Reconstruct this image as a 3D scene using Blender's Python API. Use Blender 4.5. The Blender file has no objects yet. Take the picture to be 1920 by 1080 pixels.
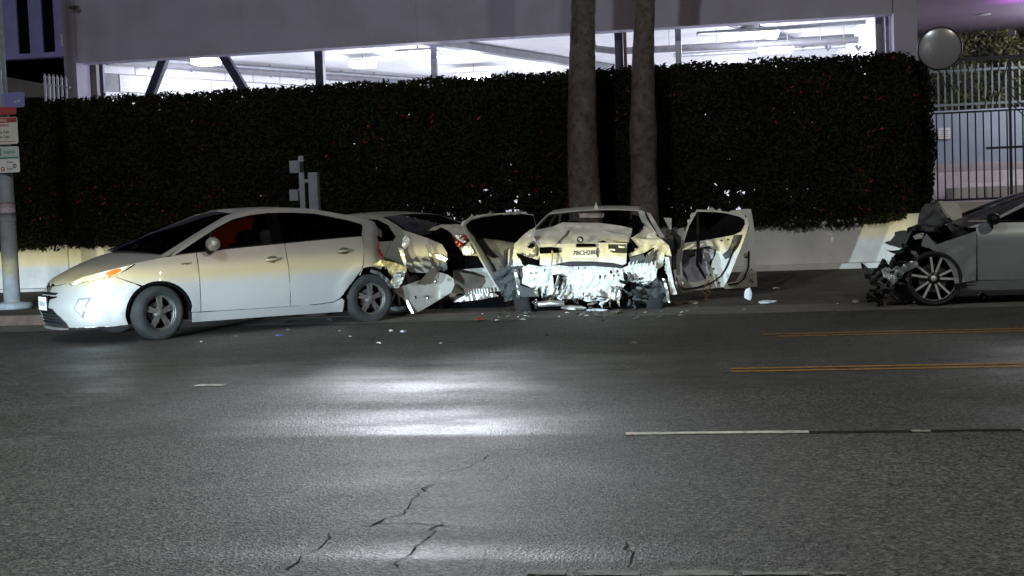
import bpy, math, random
from mathutils import Vector, Matrix, noise
from mathutils.geometry import delaunay_2d_cdt

random.seed(11)
SC = bpy.context.scene
COL = SC.collection
PI = math.pi
rad = math.radians

# ------------------------------------------------------------------ camera
CAM_H, PITCH, ROLL, YAW, FPX = 1.25, rad(3.1), rad(2.19), rad(9.2), 2400.0
_w = Vector((-math.sin(YAW)*math.cos(PITCH), math.cos(YAW)*math.cos(PITCH), -math.sin(PITCH)))
_r0 = Vector((math.cos(YAW), math.sin(YAW), 0)); _u0 = _r0.cross(_w)
CR = math.cos(ROLL)*_r0 - math.sin(ROLL)*_u0
CU = math.sin(ROLL)*_r0 + math.cos(ROLL)*_u0
cd = bpy.data.cameras.new('camera'); cam = bpy.data.objects.new('camera', cd); COL.objects.link(cam)
cam.matrix_world = Matrix(((CR.x, CU.x, -_w.x, 0), (CR.y, CU.y, -_w.y, 0), (CR.z, CU.z, -_w.z, CAM_H), (0, 0, 0, 1)))
cd.sensor_width = 36; cd.lens = 36*FPX/1920; cd.clip_end = 600; cd.clip_start = .05
SC.camera = cam

def ray(x, y): return CR*((x-960)/FPX) - CU*((y-540)/FPX) + _w
def at(x, y, Y):            # a point seen at photo position x, y that stands at street depth Y
    d = ray(x, y); return d*(Y/d.y) + Vector((0, 0, CAM_H))
def gnd(x, y, z=0.0):
    d = ray(x, y); return d*((z-CAM_H)/d.z) + Vector((0, 0, CAM_H))

# ------------------------------------------------------------------ world, sun, street light, headlights
W = bpy.data.worlds.new('World'); SC.world = W; W.use_nodes = True
wn = W.node_tree.nodes; wl = W.node_tree.links
sky = wn.new('ShaderNodeTexSky'); sky.sky_type = 'NISHITA'; sky.sun_disc = False
SUN_EL, SUN_AZ = rad(58), rad(200)
sky.sun_elevation = SUN_EL; sky.sun_rotation = SUN_AZ
wl.new(sky.outputs[0], wn['Background'].inputs[0]); wn['Background'].inputs[1].default_value = .0014

sd = bpy.data.lights.new('night_glow', 'SUN'); sd.energy = .10; sd.angle = rad(25); sd.color = (1, .93, .86)
so = bpy.data.objects.new('night_glow', sd); COL.objects.link(so)
sdir = Vector((math.sin(SUN_AZ)*math.cos(SUN_EL), math.cos(SUN_AZ)*math.cos(SUN_EL), math.sin(SUN_EL)))
so.rotation_euler = sdir.to_track_quat('Z', 'Y').to_euler()

def spot(name, loc, aim, power, angle, blend, col, size):
    d = bpy.data.lights.new(name, 'SPOT'); d.energy = power; d.spot_size = rad(angle); d.spot_blend = blend
    d.color = col; d.shadow_soft_size = size
    o = bpy.data.objects.new(name, d); COL.objects.link(o); o.location = loc
    o.rotation_euler = (Vector(loc)-Vector(aim)).to_track_quat('Z', 'Y').to_euler()
    return o
# street luminaires over the near lanes, above the picture
spot('street_light', (-5.5, 3.2, 9.5), (-5.0, 9.0, 0), 2400, 150, .6, (.92, 1, .98), .35)
spot('street_light', (9.0, 5.5, 9.5), (7.0, 11.0, 0), 1300, 150, .6, (1, .93, .80), .35)

# dipped headlights of a vehicle standing on the near side, left of the camera: sharp cut-off at lamp height
def headlight(loc, aim, power):
    o = spot('headlight', loc, aim, power, 54, .10, (1, 1, 1), .06)
    d = o.data; d.use_nodes = True; n = d.node_tree.nodes; l = d.node_tree.links
    em = n['Emission']; g = n.new('ShaderNodeNewGeometry'); s = n.new('ShaderNodeSeparateXYZ')
    mr = n.new('ShaderNodeMapRange'); mr.inputs[1].default_value = -.20; mr.inputs[2].default_value = .05
    cr = n.new('ShaderNodeValToRGB'); e = cr.color_ramp.elements
    e[0].position = 0; e[0].color = (.10, .115, .125, 1)
    e[1].position = 1; e[1].color = (.022, .021, .021, 1)
    for p, c in ((.35, (.16, .18, .2, 1)), (.56, (.58, .70, .78, 1)), (.70, (.70, .91, 1, 1)), (.79, (.72, .91, 1, 1)), (.808, (.90, .88, .50, 1)), (.845, (.66, .62, .32, 1)), (.878, (.19, .18, .145, 1)), (.92, (.078, .074, .07, 1))):
        k = e.new(p); k.color = c
    sg = n.new('ShaderNodeMath'); sg.operation = 'MULTIPLY'; sg.inputs[1].default_value = 1
    l.new(g.outputs['Incoming'], s.inputs[0]); l.new(s.outputs[2], sg.inputs[0]); l.new(sg.outputs[0], mr.inputs[0])
    l.new(mr.outputs[0], cr.inputs[0]); l.new(cr.outputs[0], em.inputs[0])
    return o
for dx in (0, 1.45):
    headlight((-8.05+dx, 2.6, .68), (-7.3+dx, 17.0, .62), 7000)
# added red spot for an unseen emergency beacon, aimed at the hatchback window
spot('red_window_spot', (1.6, -2.0, 2.0), (-6.0, 15.1, 1.20), 650, 6.5, .9, (1, .36, .22), .12)

vs = SC.view_settings
vs.view_transform = 'Standard'; vs.look = 'None'; vs.gamma = 1; vs.exposure = 0; vs.use_curve_mapping = False
SC.render.engine = 'CYCLES'
SC.cycles.max_bounces = 6; SC.cycles.transparent_max_bounces = 12; SC.cycles.caustics_reflective = False
SC.cycles.caustics_refractive = False; SC.cycles.sample_clamp_indirect = 4

# ------------------------------------------------------------------ materials
M = {}
def mat(name, col, rough=.6, metal=0, var=.0, vscale=6, bump=0, bscale=60, coat=0, emit=None, estr=0, spec=.5, dirt=None, dirtamt=0, dscale=3, island=0):
    m = bpy.data.materials.new(name); m.use_nodes = True; M[name] = m
    n = m.node_tree.nodes; l = m.node_tree.links; b = n['Principled BSDF']
    b.inputs['Base Color'].default_value = (*col, 1); b.inputs['Roughness'].default_value = rough
    b.inputs['Metallic'].default_value = metal; b.inputs['Coat Weight'].default_value = coat
    b.inputs['Specular IOR Level'].default_value = spec
    tc = n.new('ShaderNodeTexCoord')
    src = None
    if var:
        t = n.new('ShaderNodeTexNoise'); t.inputs['Scale'].default_value = vscale; t.inputs['Detail'].default_value = 5
        l.new(tc.outputs['Object'], t.inputs['Vector'])
        r = n.new('ShaderNodeMapRange'); r.inputs[1].default_value = .3; r.inputs[2].default_value = .7
        r.inputs[3].default_value = 1-var; r.inputs[4].default_value = 1+var; l.new(t.outputs[0], r.inputs[0])
        h = n.new('ShaderNodeHueSaturation'); h.inputs['Color'].default_value = (*col, 1); l.new(r.outputs[0], h.inputs['Value'])
        src = h.outputs[0]
    if island:
        g = n.new('ShaderNodeNewGeometry'); r = n.new('ShaderNodeMapRange'); r.inputs[3].default_value = 1-island; r.inputs[4].default_value = 1+island
        l.new(g.outputs['Random Per Island'], r.inputs[0])
        h = n.new('ShaderNodeHueSaturation'); h.inputs['Color'].default_value = (*col, 1); l.new(r.outputs[0], h.inputs['Value'])
        if src: l.new(src, h.inputs['Color'])
        src = h.outputs[0]
    if dirt:
        t = n.new('ShaderNodeTexNoise'); t.inputs['Scale'].default_value = dscale; t.inputs['Detail'].default_value = 8; t.inputs['Roughness'].default_value = .65
        l.new(tc.outputs['Object'], t.inputs['Vector'])
        r = n.new('ShaderNodeMapRange'); r.inputs[1].default_value = .48; r.inputs[2].default_value = .72; r.inputs[4].default_value = dirtamt
        l.new(t.outputs[0], r.inputs[0])
        mx = n.new('ShaderNodeMixRGB'); mx.inputs[1].default_value = (*col, 1); mx.inputs[2].default_value = (*dirt, 1)
        if src: l.new(src, mx.inputs[1])
        l.new(r.outputs[0], mx.inputs[0]); src = mx.outputs[0]
        rr = n.new('ShaderNodeMapRange'); rr.inputs[3].default_value = rough; rr.inputs[4].default_value = min(1, rough+.35)
        l.new(r.outputs[0], rr.inputs[0]); l.new(rr.outputs[0], b.inputs['Roughness'])
    if src: l.new(src, b.inputs['Base Color'])
    if bump:
        t = n.new('ShaderNodeTexNoise'); t.inputs['Scale'].default_value = bscale; t.inputs['Detail'].default_value = 4
        l.new(tc.outputs['Object'], t.inputs['Vector'])
        bp = n.new('ShaderNodeBump'); bp.inputs['Strength'].default_value = bump; bp.inputs['Distance'].default_value = .02
        l.new(t.outputs[0], bp.inputs['Height']); l.new(bp.outputs[0], b.inputs['Normal'])
    if emit:
        b.inputs['Emission Color'].default_value = (*emit, 1); b.inputs['Emission Strength'].default_value = estr
    return m

def glass(name, tint, refl=.06):
    m = bpy.data.materials.new(name); m.use_nodes = True; M[name] = m
    n = m.node_tree.nodes; l = m.node_tree.links; n.remove(n['Principled BSDF'])
    t = n.new('ShaderNodeBsdfTransparent'); t.inputs[0].default_value = (*tint, 1)
    g = n.new('ShaderNodeBsdfGlossy'); g.inputs['Roughness'].default_value = .04
    f = n.new('ShaderNodeFresnel'); f.inputs[0].default_value = 1.5
    mx = n.new('ShaderNodeMixShader'); l.new(f.outputs[0], mx.inputs[0]); l.new(t.outputs[0], mx.inputs[1]); l.new(g.outputs[0], mx.inputs[2])
    l.new(mx.outputs[0], n['Material Output'].inputs[0]); return m

def asphalt():
    m = bpy.data.materials.new('asphalt'); m.use_nodes = True; M['asphalt'] = m
    n = m.node_tree.nodes; l = m.node_tree.links; b = n['Principled BSDF']
    g = n.new('ShaderNodeNewGeometry'); P = g.outputs['Position']
    def noi(s, d=4, r=.6):
        t = n.new('ShaderNodeTexNoise'); t.inputs['Scale'].default_value = s; t.inputs['Detail'].default_value = d; t.inputs['Roughness'].default_value = r
        l.new(P, t.inputs['Vector']); return t.outputs[0]
    def mr(src, a, b_, c, d):
        t = n.new('ShaderNodeMapRange'); t.inputs[1].default_value = a; t.inputs[2].default_value = b_; t.inputs[3].default_value = c; t.inputs[4].default_value = d
        l.new(src, t.inputs[0]); return t.outputs[0]
    def math_(op, a, b_):
        t = n.new('ShaderNodeMath'); t.operation = op
        for i, v in ((0, a), (1, b_)):
            if isinstance(v, (int, float)): t.inputs[i].default_value = v
            else: l.new(v, t.inputs[i])
        return t.outputs[0]
    vor = n.new('ShaderNodeTexVoronoi'); vor.inputs['Scale'].default_value = 82; l.new(P, vor.inputs['Vector'])
    sp = n.new('ShaderNodeSeparateXYZ'); l.new(vor.outputs['Color'], sp.inputs[0])
    stone = mr(sp.outputs[0], 0, 1, .08, 2.5)
    vor2 = n.new('ShaderNodeTexVoronoi'); vor2.inputs['Scale'].default_value = 52; l.new(P, vor2.inputs['Vector'])
    sp2 = n.new('ShaderNodeSeparateXYZ'); l.new(vor2.outputs['Color'], sp2.inputs[0])
    stone = math_('MULTIPLY', stone, mr(sp2.outputs[1], 0, 1, .6, 1.45))
    big = mr(noi(.45, 6), .3, .7, .72, 1.28)
    xyz = n.new('ShaderNodeSeparateXYZ'); l.new(P, xyz.inputs[0])
    wob = mr(noi(.8, 3), 0, 1, -.35, .35)
    yy = math_('ADD', xyz.outputs[1], wob)
    lane = n.new('ShaderNodeValToRGB'); lane.color_ramp.interpolation = 'LINEAR'
    l.new(mr(yy, 0, 20, 0, 1), lane.inputs[0])
    e = lane.color_ramp.elements; e[0].position = 0; e[0].color = (.70, .70, .70, 1); e[1].position = 1; e[1].color = (.62, .62, .62, 1)
    for p, v in ((.355, .70), (.362, .68), (.50, .74), (.58, .72), (.63, .68), (.80, .6)):
        k = e.new(p); k.color = (v, v, v, 1)
    val = math_('MULTIPLY', math_('MULTIPLY', stone, big), lane.outputs[0])
    h = n.new('ShaderNodeHueSaturation'); h.inputs['Color'].default_value = (.074, .073, .066, 1); l.new(val, h.inputs['Value'])
    l.new(h.outputs[0], b.inputs['Base Color'])
    # traffic-polished lane between the centre line and the dashed line is smoother than the rest
    pol = n.new('ShaderNodeValToRGB'); l.new(mr(xyz.outputs[1], 0, 20, 0, 1), pol.inputs[0])
    e = pol.color_ramp.elements; e[0].position = .0; e[0].color = (.3, .3, .3, 1); e[1].position = 1; e[1].color = (.2, .2, .2, 1)
    for p, v in ((.20, .30), (.226, .40), (.23, .75), (.245, .35), (.30, .42), (.362, .34), (.3655, .86), (.40, .74), (.425, .45), (.455, .75), (.48, 1.1), (.56, 1.0), (.60, .6)):
        k = e.new(p); k.color = (v, v, v, 1)
    mp_ = n.new('ShaderNodeMapping'); mp_.inputs['Scale'].default_value = (.8, 2.0, 1); l.new(P, mp_.inputs['Vector'])
    st_ = n.new('ShaderNodeTexNoise'); st_.inputs['Scale'].default_value = 1.3; st_.inputs['Detail'].default_value = 7; st_.inputs['Roughness'].default_value = .68; l.new(mp_.outputs[0], st_.inputs['Vector'])
    pol_ = math_('MULTIPLY', pol.outputs[0], mr(st_.outputs[0], .34, .64, .70, 1.12))
    pm = math_('MULTIPLY', pol_, mr(noi(1.1, 5), .3, .6, .8, 1.1))
    ro = math_('SUBTRACT', .82, math_('MULTIPLY', pm, .42))
    ro = math_('ADD', ro, mr(noi(140, 2), .3, .7, -.06, .06))
    l.new(ro, b.inputs['Roughness']); b.inputs['Specular IOR Level'].default_value = .5
    bp = n.new('ShaderNodeBump'); bp.inputs['Distance'].default_value = .006; bp.inputs['Strength'].default_value = .55
    l.new(math_('ADD', vor.outputs['Distance'], math_('MULTIPLY', noi(160, 2), .6)), bp.inputs['Height']); l.new(bp.outputs[0], b.inputs['Normal'])
    return m
asphalt()

mat('concrete', (.16, .15, .135), .85, var=.25, vscale=3, bump=.25, bscale=90)
mat('sidewalk', (.085, .07, .055), .9, var=.3, vscale=2.2, bump=.25, bscale=80, dirt=(.03, .025, .02), dirtamt=.7, dscale=1.3)
mat('kerb_paint', (.085, .06, .05), .8, var=.3, vscale=5)
mat('yellow_paint', (.40, .21, .035), .6, var=.25, vscale=20, dirt=(.05, .045, .03), dirtamt=.9, dscale=14)
mat('white_paint', (.62, .60, .54), .6, var=.2, vscale=18, dirt=(.07, .068, .06), dirtamt=.8, dscale=10)
mat('worn_paint', (.30, .295, .27), .7, dirt=(.06, .058, .052), dirtamt=1, dscale=16)
mat('faded_paint', (.20, .20, .19), .8, dirt=(.05, .05, .047), dirtamt=1, dscale=22)
mat('tar', (.026, .025, .022), .95, spec=.05)
mat('stucco', (.76, .74, .73), .85, var=.12, vscale=1.5, bump=.15, bscale=120, dirt=(.42, .39, .36), dirtamt=.5, dscale=1.1)
mat('fascia_stucco', (.46, .425, .55), .85, var=.07, vscale=1.2, bump=.12, bscale=110, dirt=(.30, .28, .29), dirtamt=.5, dscale=.7)  # violet tint carries the purple light on the fascia
mat('garage_white', (.84, .83, .86), .7, var=.05, vscale=2)
mat('block_white', (.80, .79, .83), .75, var=.05, vscale=8, bump=.1, bscale=50)
mat('brace_blue', (.035, .035, .075), .5, var=.2, vscale=5)
mat('galvanised', (.30, .31, .34), .45, metal=.5, var=.15, vscale=8)
mat('pipe_grey', (.20, .195, .22), .5, var=.15, vscale=6)
mat('lamp_glow', (1, 1, 1), .5, emit=(.86, .92, 1), estr=26)
mat('purple_lit_paint', (.38, .34, .75), .7, var=.08, vscale=3)  # purple light on the left building put into its paint
mat('dark_pane', (.006, .006, .012), .08, spec=.6)
mat('amber_glow', (.8, .4, .1), .5, emit=(1, .55, .18), estr=1.2)
mat('trim_grey', (.16, .15, .15), .7, var=.15, vscale=4)
mat('picket_white', (.62, .62, .72), .5)
mat('leaf', (.012, .0135, .004), .8, spec=.2, island=.65, var=.45, vscale=1.3)
mat('leaf_inner', (.012, .014, .006), .8, island=.5)
mat('flower', (.16, .012, .016), .6, island=.5)
mat('bark', (.12, .10, .09), .95, var=.4, vscale=4, bump=1, bscale=18, dirt=(.03, .025, .024), dirtamt=.95, dscale=9)
mat('frond', (.03, .045, .015), .6, island=.4)
mat('soffit', (.30, .24, .33), .8, var=.06, vscale=2)
mat('iron', (.012, .013, .03), .45, var=.2, vscale=10)
mat('teal_iron', (.13, .155, .155), .5)
mat('court_wall', (.30, .35, .42), .8, var=.1, vscale=2)
mat('court_floor', (.42, .37, .37), .7, var=.15, vscale=2)
mat('ramp_light', (.75, .70, .72), .7, var=.08)
mat('sign_white', (.72, .71, .72), .5, var=.04)
mat('mirror_glass', (.42, .41, .45), .25, metal=.35)
mat('mirror_back', (.03, .025, .03), .5)
mat('pole_concrete', (.27, .29, .33), .7, var=.15, vscale=8, bump=.2, bscale=90, dirt=(.15, .14, .14), dirtamt=.5, dscale=6)
mat('sign_red', (.38, .05, .055), .5, var=.1); mat('sign_green', (.48, .55, .53), .5); mat('sign_blue', (.20, .19, .44), .45)
mat('sign_cream', (.62, .60, .55), .5, var=.05); mat('ink_red', (.40, .06, .06), .6); mat('ink_dark', (.05, .06, .06), .6); mat('ink_green', (.08, .20, .19), .6)
mat('sticker', (.45, .38, .42), .6, var=.3, vscale=30)
# cars
mat('silver_paint', (.47, .465, .46), .42, metal=.4, coat=.35, var=.03, vscale=1, dirt=(.42, .39, .36), dirtamt=.35, dscale=1.8)
mat('white_car', (.72, .71, .67), .38, coat=.4, var=.04, vscale=2, dirt=(.34, .32, .28), dirtamt=.5, dscale=2.5)
mat('white_raw', (.80, .80, .77), .5, var=.05, vscale=9, dirt=(.22, .21, .19), dirtamt=.6, dscale=26, bump=.25, bscale=22)
mat('shaded_pale_car', (.35, .33, .305), .45, coat=.2, var=.04, vscale=2, dirt=(.4, .37, .33), dirtamt=.4, dscale=2)  # pale paint darkened for the hatchback's shadow on this sedan
mat('grey_car', (.33, .36, .375), .3, metal=.35, coat=1.0, var=.05, vscale=1.5, dirt=(.17, .17, .165), dirtamt=.5, dscale=2)
mat('hood_pale', (.40, .38, .36), .4, coat=.4, var=.06, vscale=3)
mat('black_trim', (.008, .008, .009), .5, spec=.25, var=.3, vscale=10)
mat('black_plastic', (.022, .023, .026), .5, var=.35, vscale=12, bump=.15, bscale=40)
mat('grey_liner', (.075, .08, .085), .75, var=.3, vscale=5, bump=.3, bscale=30, dirt=(.05, .05, .05), dirtamt=.6, dscale=5)
mat('door_inner', (.33, .32, .37), .5, var=.12, vscale=6)
mat('tyre', (.055, .057, .06), .85, var=.2, vscale=5, bump=.2, bscale=60, dirt=(.10, .10, .10), dirtamt=.5, dscale=4)
mat('tyre_dusty', (.030, .031, .032), .9, var=.25, vscale=6, bump=.25, bscale=60, spec=.2, dirt=(.05, .05, .05), dirtamt=.6, dscale=5)
mat('tyre_black', (.014, .014, .015), .8, var=.2, vscale=5, bump=.2, bscale=60)
mat('rim_dull', (.16, .15, .14), .5, metal=.6, var=.3, vscale=14, dirt=(.05, .045, .04), dirtamt=.8, dscale=10)
mat('rim_bright', (.74, .74, .76), .3, metal=.35)
mat('rim_black', (.012, .012, .014), .35)
mat('brake_disc', (.28, .27, .27), .4, metal=.8, var=.15, vscale=20)
mat('chrome', (.75, .75, .77), .12, metal=1)
mat('bare_metal', (.50, .49, .46), .35, metal=.7, var=.3, vscale=14, dirt=(.12, .11, .10), dirtamt=.7, dscale=9)
mat('yellow_metal', (.55, .48, .28), .4, metal=.4, var=.2, vscale=12, dirt=(.13, .11, .06), dirtamt=.6, dscale=9)
mat('rust', (.20, .11, .06), .8, var=.3, vscale=14)
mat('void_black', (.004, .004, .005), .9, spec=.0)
mat('interior', (.018, .017, .018), .8, var=.2)
mat('red_glow_paint', (.62, .13, .06), .8, var=.25, vscale=4)  # red glow in the hatchback window put into the colour
mat('interior_tan', (.40, .33, .29), .8, var=.2, vscale=4)
mat('lens_clear', (.80, .83, .84), .12, metal=.3, coat=1, var=.45, vscale=16, bump=.5, bscale=28)
mat('lens_amber', (.80, .20, .03), .25, coat=.6)
mat('lens_red', (.30, .012, .014), .2, coat=1, var=.5, vscale=20)
mat('plate_white', (.78, .80, .82), .45); mat('plate_ink', (.03, .04, .12), .5); mat('badge_blue', (.03, .12, .35), .3)
mat('copper_wire', (.5, .28, .13), .4, metal=.5); mat('orange_metal', (.17, .11, .07), .5, var=.3, vscale=12)
mat('rubble', (.24, .225, .20), .9, var=.3, vscale=14, bump=.5, bscale=30)
mat('shard_white', (.70, .72, .78), .3, coat=.5); mat('shard_grey', (.10, .10, .11), .5); mat('shard_blue', (.12, .13, .35), .4); mat('shard_red', (.35, .03, .025), .35)
glass('black_glass', (.02, .02, .022)); glass('car_glass', (.82, .83, .84)); glass('tint_glass', (.10, .10, .11)); glass('shop_glass', (.3, .3, .4))

# ------------------------------------------------------------------ helpers
def meshobj(name, verts, faces, m, parent=None, smooth=False, edges=()):
    me = bpy.data.meshes.new(name); me.from_pydata([tuple(v) for v in verts], list(edges), faces); me.update()
    if m: me.materials.append(M[m] if isinstance(m, str) else m)
    if smooth:
        for p in me.polygons: p.use_smooth = True
    o = bpy.data.objects.new(name, me); COL.objects.link(o)
    if parent: o.parent = parent
    return o
def tag(o, label=None, cat=None, group=None, kind=None):
    if label: o['label'] = label
    if cat: o['category'] = cat
    if group: o['group'] = group
    if kind: o['kind'] = kind
    return o
def empty(name, loc=(0, 0, 0), rz=0):
    o = bpy.data.objects.new(name, None); COL.objects.link(o); o.location = loc; o.rotation_euler = (0, 0, rz); o.empty_display_size = .2
    return o
def bevel(o, w=.01, seg=2):
    b = o.modifiers.new('bevel', 'BEVEL'); b.width = w; b.segments = seg; b.limit_method = 'ANGLE'; b.angle_limit = rad(40); return o
def solid(o, t, off=-1):
    s = o.modifiers.new('solid', 'SOLIDIFY'); s.thickness = t; s.offset = off
    if any(p.use_smooth for p in o.data.polygons): e = o.modifiers.new('split', 'EDGE_SPLIT'); e.split_angle = rad(50)
    return o

class MB:
    def __init__(s): s.v = []; s.f = []
    def add(s, v, f):
        k = len(s.v); s.v += [Vector(p) for p in v]; s.f += [tuple(i+k for i in q) for q in f]; return s
    def box(s, a, b):
        x0, y0, z0 = a; x1, y1, z1 = b
        return s.add([(x0, y0, z0), (x1, y0, z0), (x1, y1, z0), (x0, y1, z0), (x0, y0, z1), (x1, y0, z1), (x1, y1, z1), (x0, y1, z1)],
                     [(0, 3, 2, 1), (4, 5, 6, 7), (0, 1, 5, 4), (1, 2, 6, 5), (2, 3, 7, 6), (3, 0, 4, 7)])
    def bar(s, p, q, w, h=None, up=(0, 0, 1)):
        p = Vector(p); q = Vector(q); d = (q-p).normalized(); h = h or w
        a = d.cross(Vector(up)); a = a.normalized() if a.length > 1e-4 else Vector((1, 0, 0)); b = a.cross(d)
        vs_ = [c + a*(w/2)*i + b*(h/2)*j for c in (p, q) for i, j in ((-1, -1), (1, -1), (1, 1), (-1, 1))]
        return s.add(vs_, [(0, 1, 2, 3), (7, 6, 5, 4), (0, 4, 5, 1), (1, 5, 6, 2), (2, 6, 7, 3), (3, 7, 4, 0)])
    def tube(s, pts, r, n=8, cap=True):
        pts = [Vector(p) for p in pts]; rs = r if isinstance(r, (list, tuple)) else [r]*len(pts)
        k = len(s.v); ref = Vector((.13, .27, .95))
        for i, p in enumerate(pts):
            d = (pts[min(i+1, len(pts)-1)]-pts[max(i-1, 0)]).normalized()
            a = d.cross(ref); a = a.normalized() if a.length > .05 else d.cross(Vector((1, 0, 0))).normalized(); b = d.cross(a)
            for j in range(n):
                t = 2*PI*j/n; s.v.append(p + (a*math.cos(t)+b*math.sin(t))*rs[i])
        for i in range(len(pts)-1):
            for j in range(n):
                s.f.append((k+i*n+j, k+i*n+(j+1) % n, k+(i+1)*n+(j+1) % n, k+(i+1)*n+j))
        if cap: s.f.append(tuple(k+j for j in range(n))); s.f.append(tuple(k+(len(pts)-1)*n+n-1-j for j in range(n)))
        return s
    def lathe(s, prof, n=32, axis='y', c=(0, 0, 0), closed=False):
        k = len(s.v); c = Vector(c)
        for (r, h) in prof:
            for j in range(n):
                t = 2*PI*j/n; ca, sa = r*math.cos(t), r*math.sin(t)
                s.v.append(c + Vector({'y': (ca, h, sa), 'z': (ca, sa, h), 'x': (h, ca, sa)}[axis]))
        m_ = len(prof)
        for i in range(m_ if closed else m_-1):
            i2 = (i+1) % m_
            for j in range(n): s.f.append((k+i*n+j, k+i2*n+j, k+i2*n+(j+1) % n, k+i*n+(j+1) % n))
        return s
    def build(s, name, m, parent=None, smooth=False): return meshobj(name, s.v, s.f, m, parent, smooth)

def inpoly(p, poly):
    x, y = p; c = False; j = len(poly)-1
    for i in range(len(poly)):
        xi, yi = poly[i]; xj, yj = poly[j]
        if (yi > y) != (yj > y) and x < (xj-xi)*(y-yi)/(yj-yi)+xi: c = not c
        j = i
    return c
def resample(poly, step):
    out = []
    for i in range(len(poly)):
        a = Vector(poly[i]); b = Vector(poly[(i+1) % len(poly)]); k = max(1, int(round((b-a).length/step)))
        for j in range(k): out.append(a.lerp(b, j/k))
    return out
def distseg(p, a, b):
    d = b-a; L = d.length_squared
    t = 0 if L == 0 else max(0, min(1, (p-a).dot(d)/L)); return (a+d*t-p).length
def cdt(poly, step, holes=()):
    loops = [resample(poly, step)]+[resample(h, step) for h in holes]
    vs_ = []; ed = []
    for lp in loops:
        k = len(vs_); vs_ += lp; ed += [(k+i, k+(i+1) % len(lp)) for i in range(len(lp))]
    segs = [(vs_[a], vs_[b]) for a, b in ed]
    outer = [tuple(v) for v in loops[0]]; hs = [[tuple(v) for v in lp] for lp in loops[1:]]
    xs = [v[0] for v in outer]; ys = [v[1] for v in outer]
    nx = int((max(xs)-min(xs))/step)+1; ny = int((max(ys)-min(ys))/step)+1
    for i in range(nx+1):
        for j in range(ny+1):
            p = Vector((min(xs)+(i+.5)*step, min(ys)+(j+.5)*step))
            if inpoly(p, outer) and not any(inpoly(p, h) for h in hs) and min(distseg(p, a, b) for a, b in segs) > step*.4: vs_.append(p)
    r = delaunay_2d_cdt([Vector(v) for v in vs_], ed, [], 0, 1e-6)
    V2, F2 = r[0], r[2]; F = []
    for f in F2:
        c = sum((V2[i] for i in f), Vector((0, 0)))/len(f)
        if inpoly(c, outer) and not any(inpoly(c, h) for h in hs): F.append(tuple(f))
    return V2, F

def ridge(p, s, seed=0):
    v = Vector((p[0]*s+seed*7.3, p[1]*s+seed*3.1, (p[2] if len(p) > 2 else 0)*s+seed))
    return 1-2*abs(noise.noise(v)) + .5*(1-2*abs(noise.noise(v*2.1)))

def sheet(name, poly, Y, m, parent=None, amp=.0, freq=4., thick=.012, step=6, holes=(), seed=0, smooth=True, fn=None):
    """panel whose outline is measured in the photo and that stands at street depth Y (number or function of photo position)"""
    V2, F = cdt(poly, step, holes)
    out = []
    for v in V2:
        y = Y(v.x, v.y) if callable(Y) else Y
        p = at(v.x, v.y, y)
        if amp: p.y += amp*ridge(p, freq, seed)
        if fn: p = fn(p, v)
        out.append(p)
    # faces towards the camera
    n_ = []
    for f in F:
        a, b, c = out[f[0]], out[f[1]], out[f[2]]
        if (b-a).cross(c-a).dot(a-Vector((0, 0, CAM_H))) > 0: f = f[::-1]
        n_.append(f)
    if parent:
        inv = parent.matrix_basis.inverted(); out = [inv@p for p in out]
    o = meshobj(name, out, n_, m, parent, smooth)
    if thick: solid(o, thick)
    return o

def text_geo(s, size, bold=False):
    c = bpy.data.curves.new('t', 'FONT'); c.body = s; c.size = size; c.align_x = 'CENTER'; c.align_y = 'CENTER'
    c.resolution_u = 2; c.extrude = .0008
    if bold: c.offset = size*.015
    o = bpy.data.objects.new('t', c); COL.objects.link(o)
    dg = bpy.context.evaluated_depsgraph_get(); me = bpy.data.meshes.new_from_object(o.evaluated_get(dg))
    V = [v.co.copy() for v in me.vertices]; F = [tuple(p.vertices) for p in me.polygons]
    bpy.data.objects.remove(o); bpy.data.curves.remove(c); bpy.data.meshes.remove(me)
    return V, F
def text_obj(name, s, size, origin, right, up, m, parent, bold=False, sx=1):
    V, F = text_geo(s, size, bold); o_ = Vector(origin); r_ = Vector(right).normalized(); u_ = Vector(up).normalized(); n_ = r_.cross(u_)
    return meshobj(name, [o_ + r_*v.x*sx + u_*v.y + n_*v.z for v in V], F, m, parent)
def frame_of(o): return o.matrix_basis.inverted()

# ------------------------------------------------------------------ ground
def struct(o): o['kind'] = 'structure'; return o
struct(meshobj('road', [(-150, -60, 0), (150, -60, 0), (150, 15.63, 0), (-150, 15.63, 0)], [(0, 1, 2, 3)], 'asphalt'))
struct(meshobj('ground', [(-300, -300, -.03), (300, -300, -.03), (300, 300, -.03), (-300, 300, -.03)], [(0, 1, 2, 3)], 'sidewalk'))
struct(meshobj('gutter', [(-150, 15.63, .003), (150, 15.63, .003), (150, 16.80, .006), (-150, 16.80, .006)], [(0, 1, 2, 3)], 'concrete'))
def kerb_h(X):                       # dropped kerb in front of the driveway
    def s(a, b): t = max(0, min(1, (X-a)/(b-a))); return t*t*(3-2*t)
    return .012+.138*max(1-s(-8.3, -7.2), s(9, 10))
xs = [-150, -60, -30]+[-20+.5*i for i in range(80)]+[30, 60, 150]
v = []; f = []
for X in xs:
    h = kerb_h(X)
    v += [(X, 16.76, 0), (X, 16.775, h-.01), (X, 16.79, h), (X, 16.93, h)]
for i in range(len(xs)-1):
    for j in range(3): f.append((i*4+j, i*4+4+j, i*4+5+j, i*4+1+j))
struct(meshobj('kerb', v, f, 'kerb_paint'))
ys = [16.93, 17.5, 18.5, 19.5, 20.5, 21.2, 21.8, 22.4, 23.05]
v = []; f = []
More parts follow.
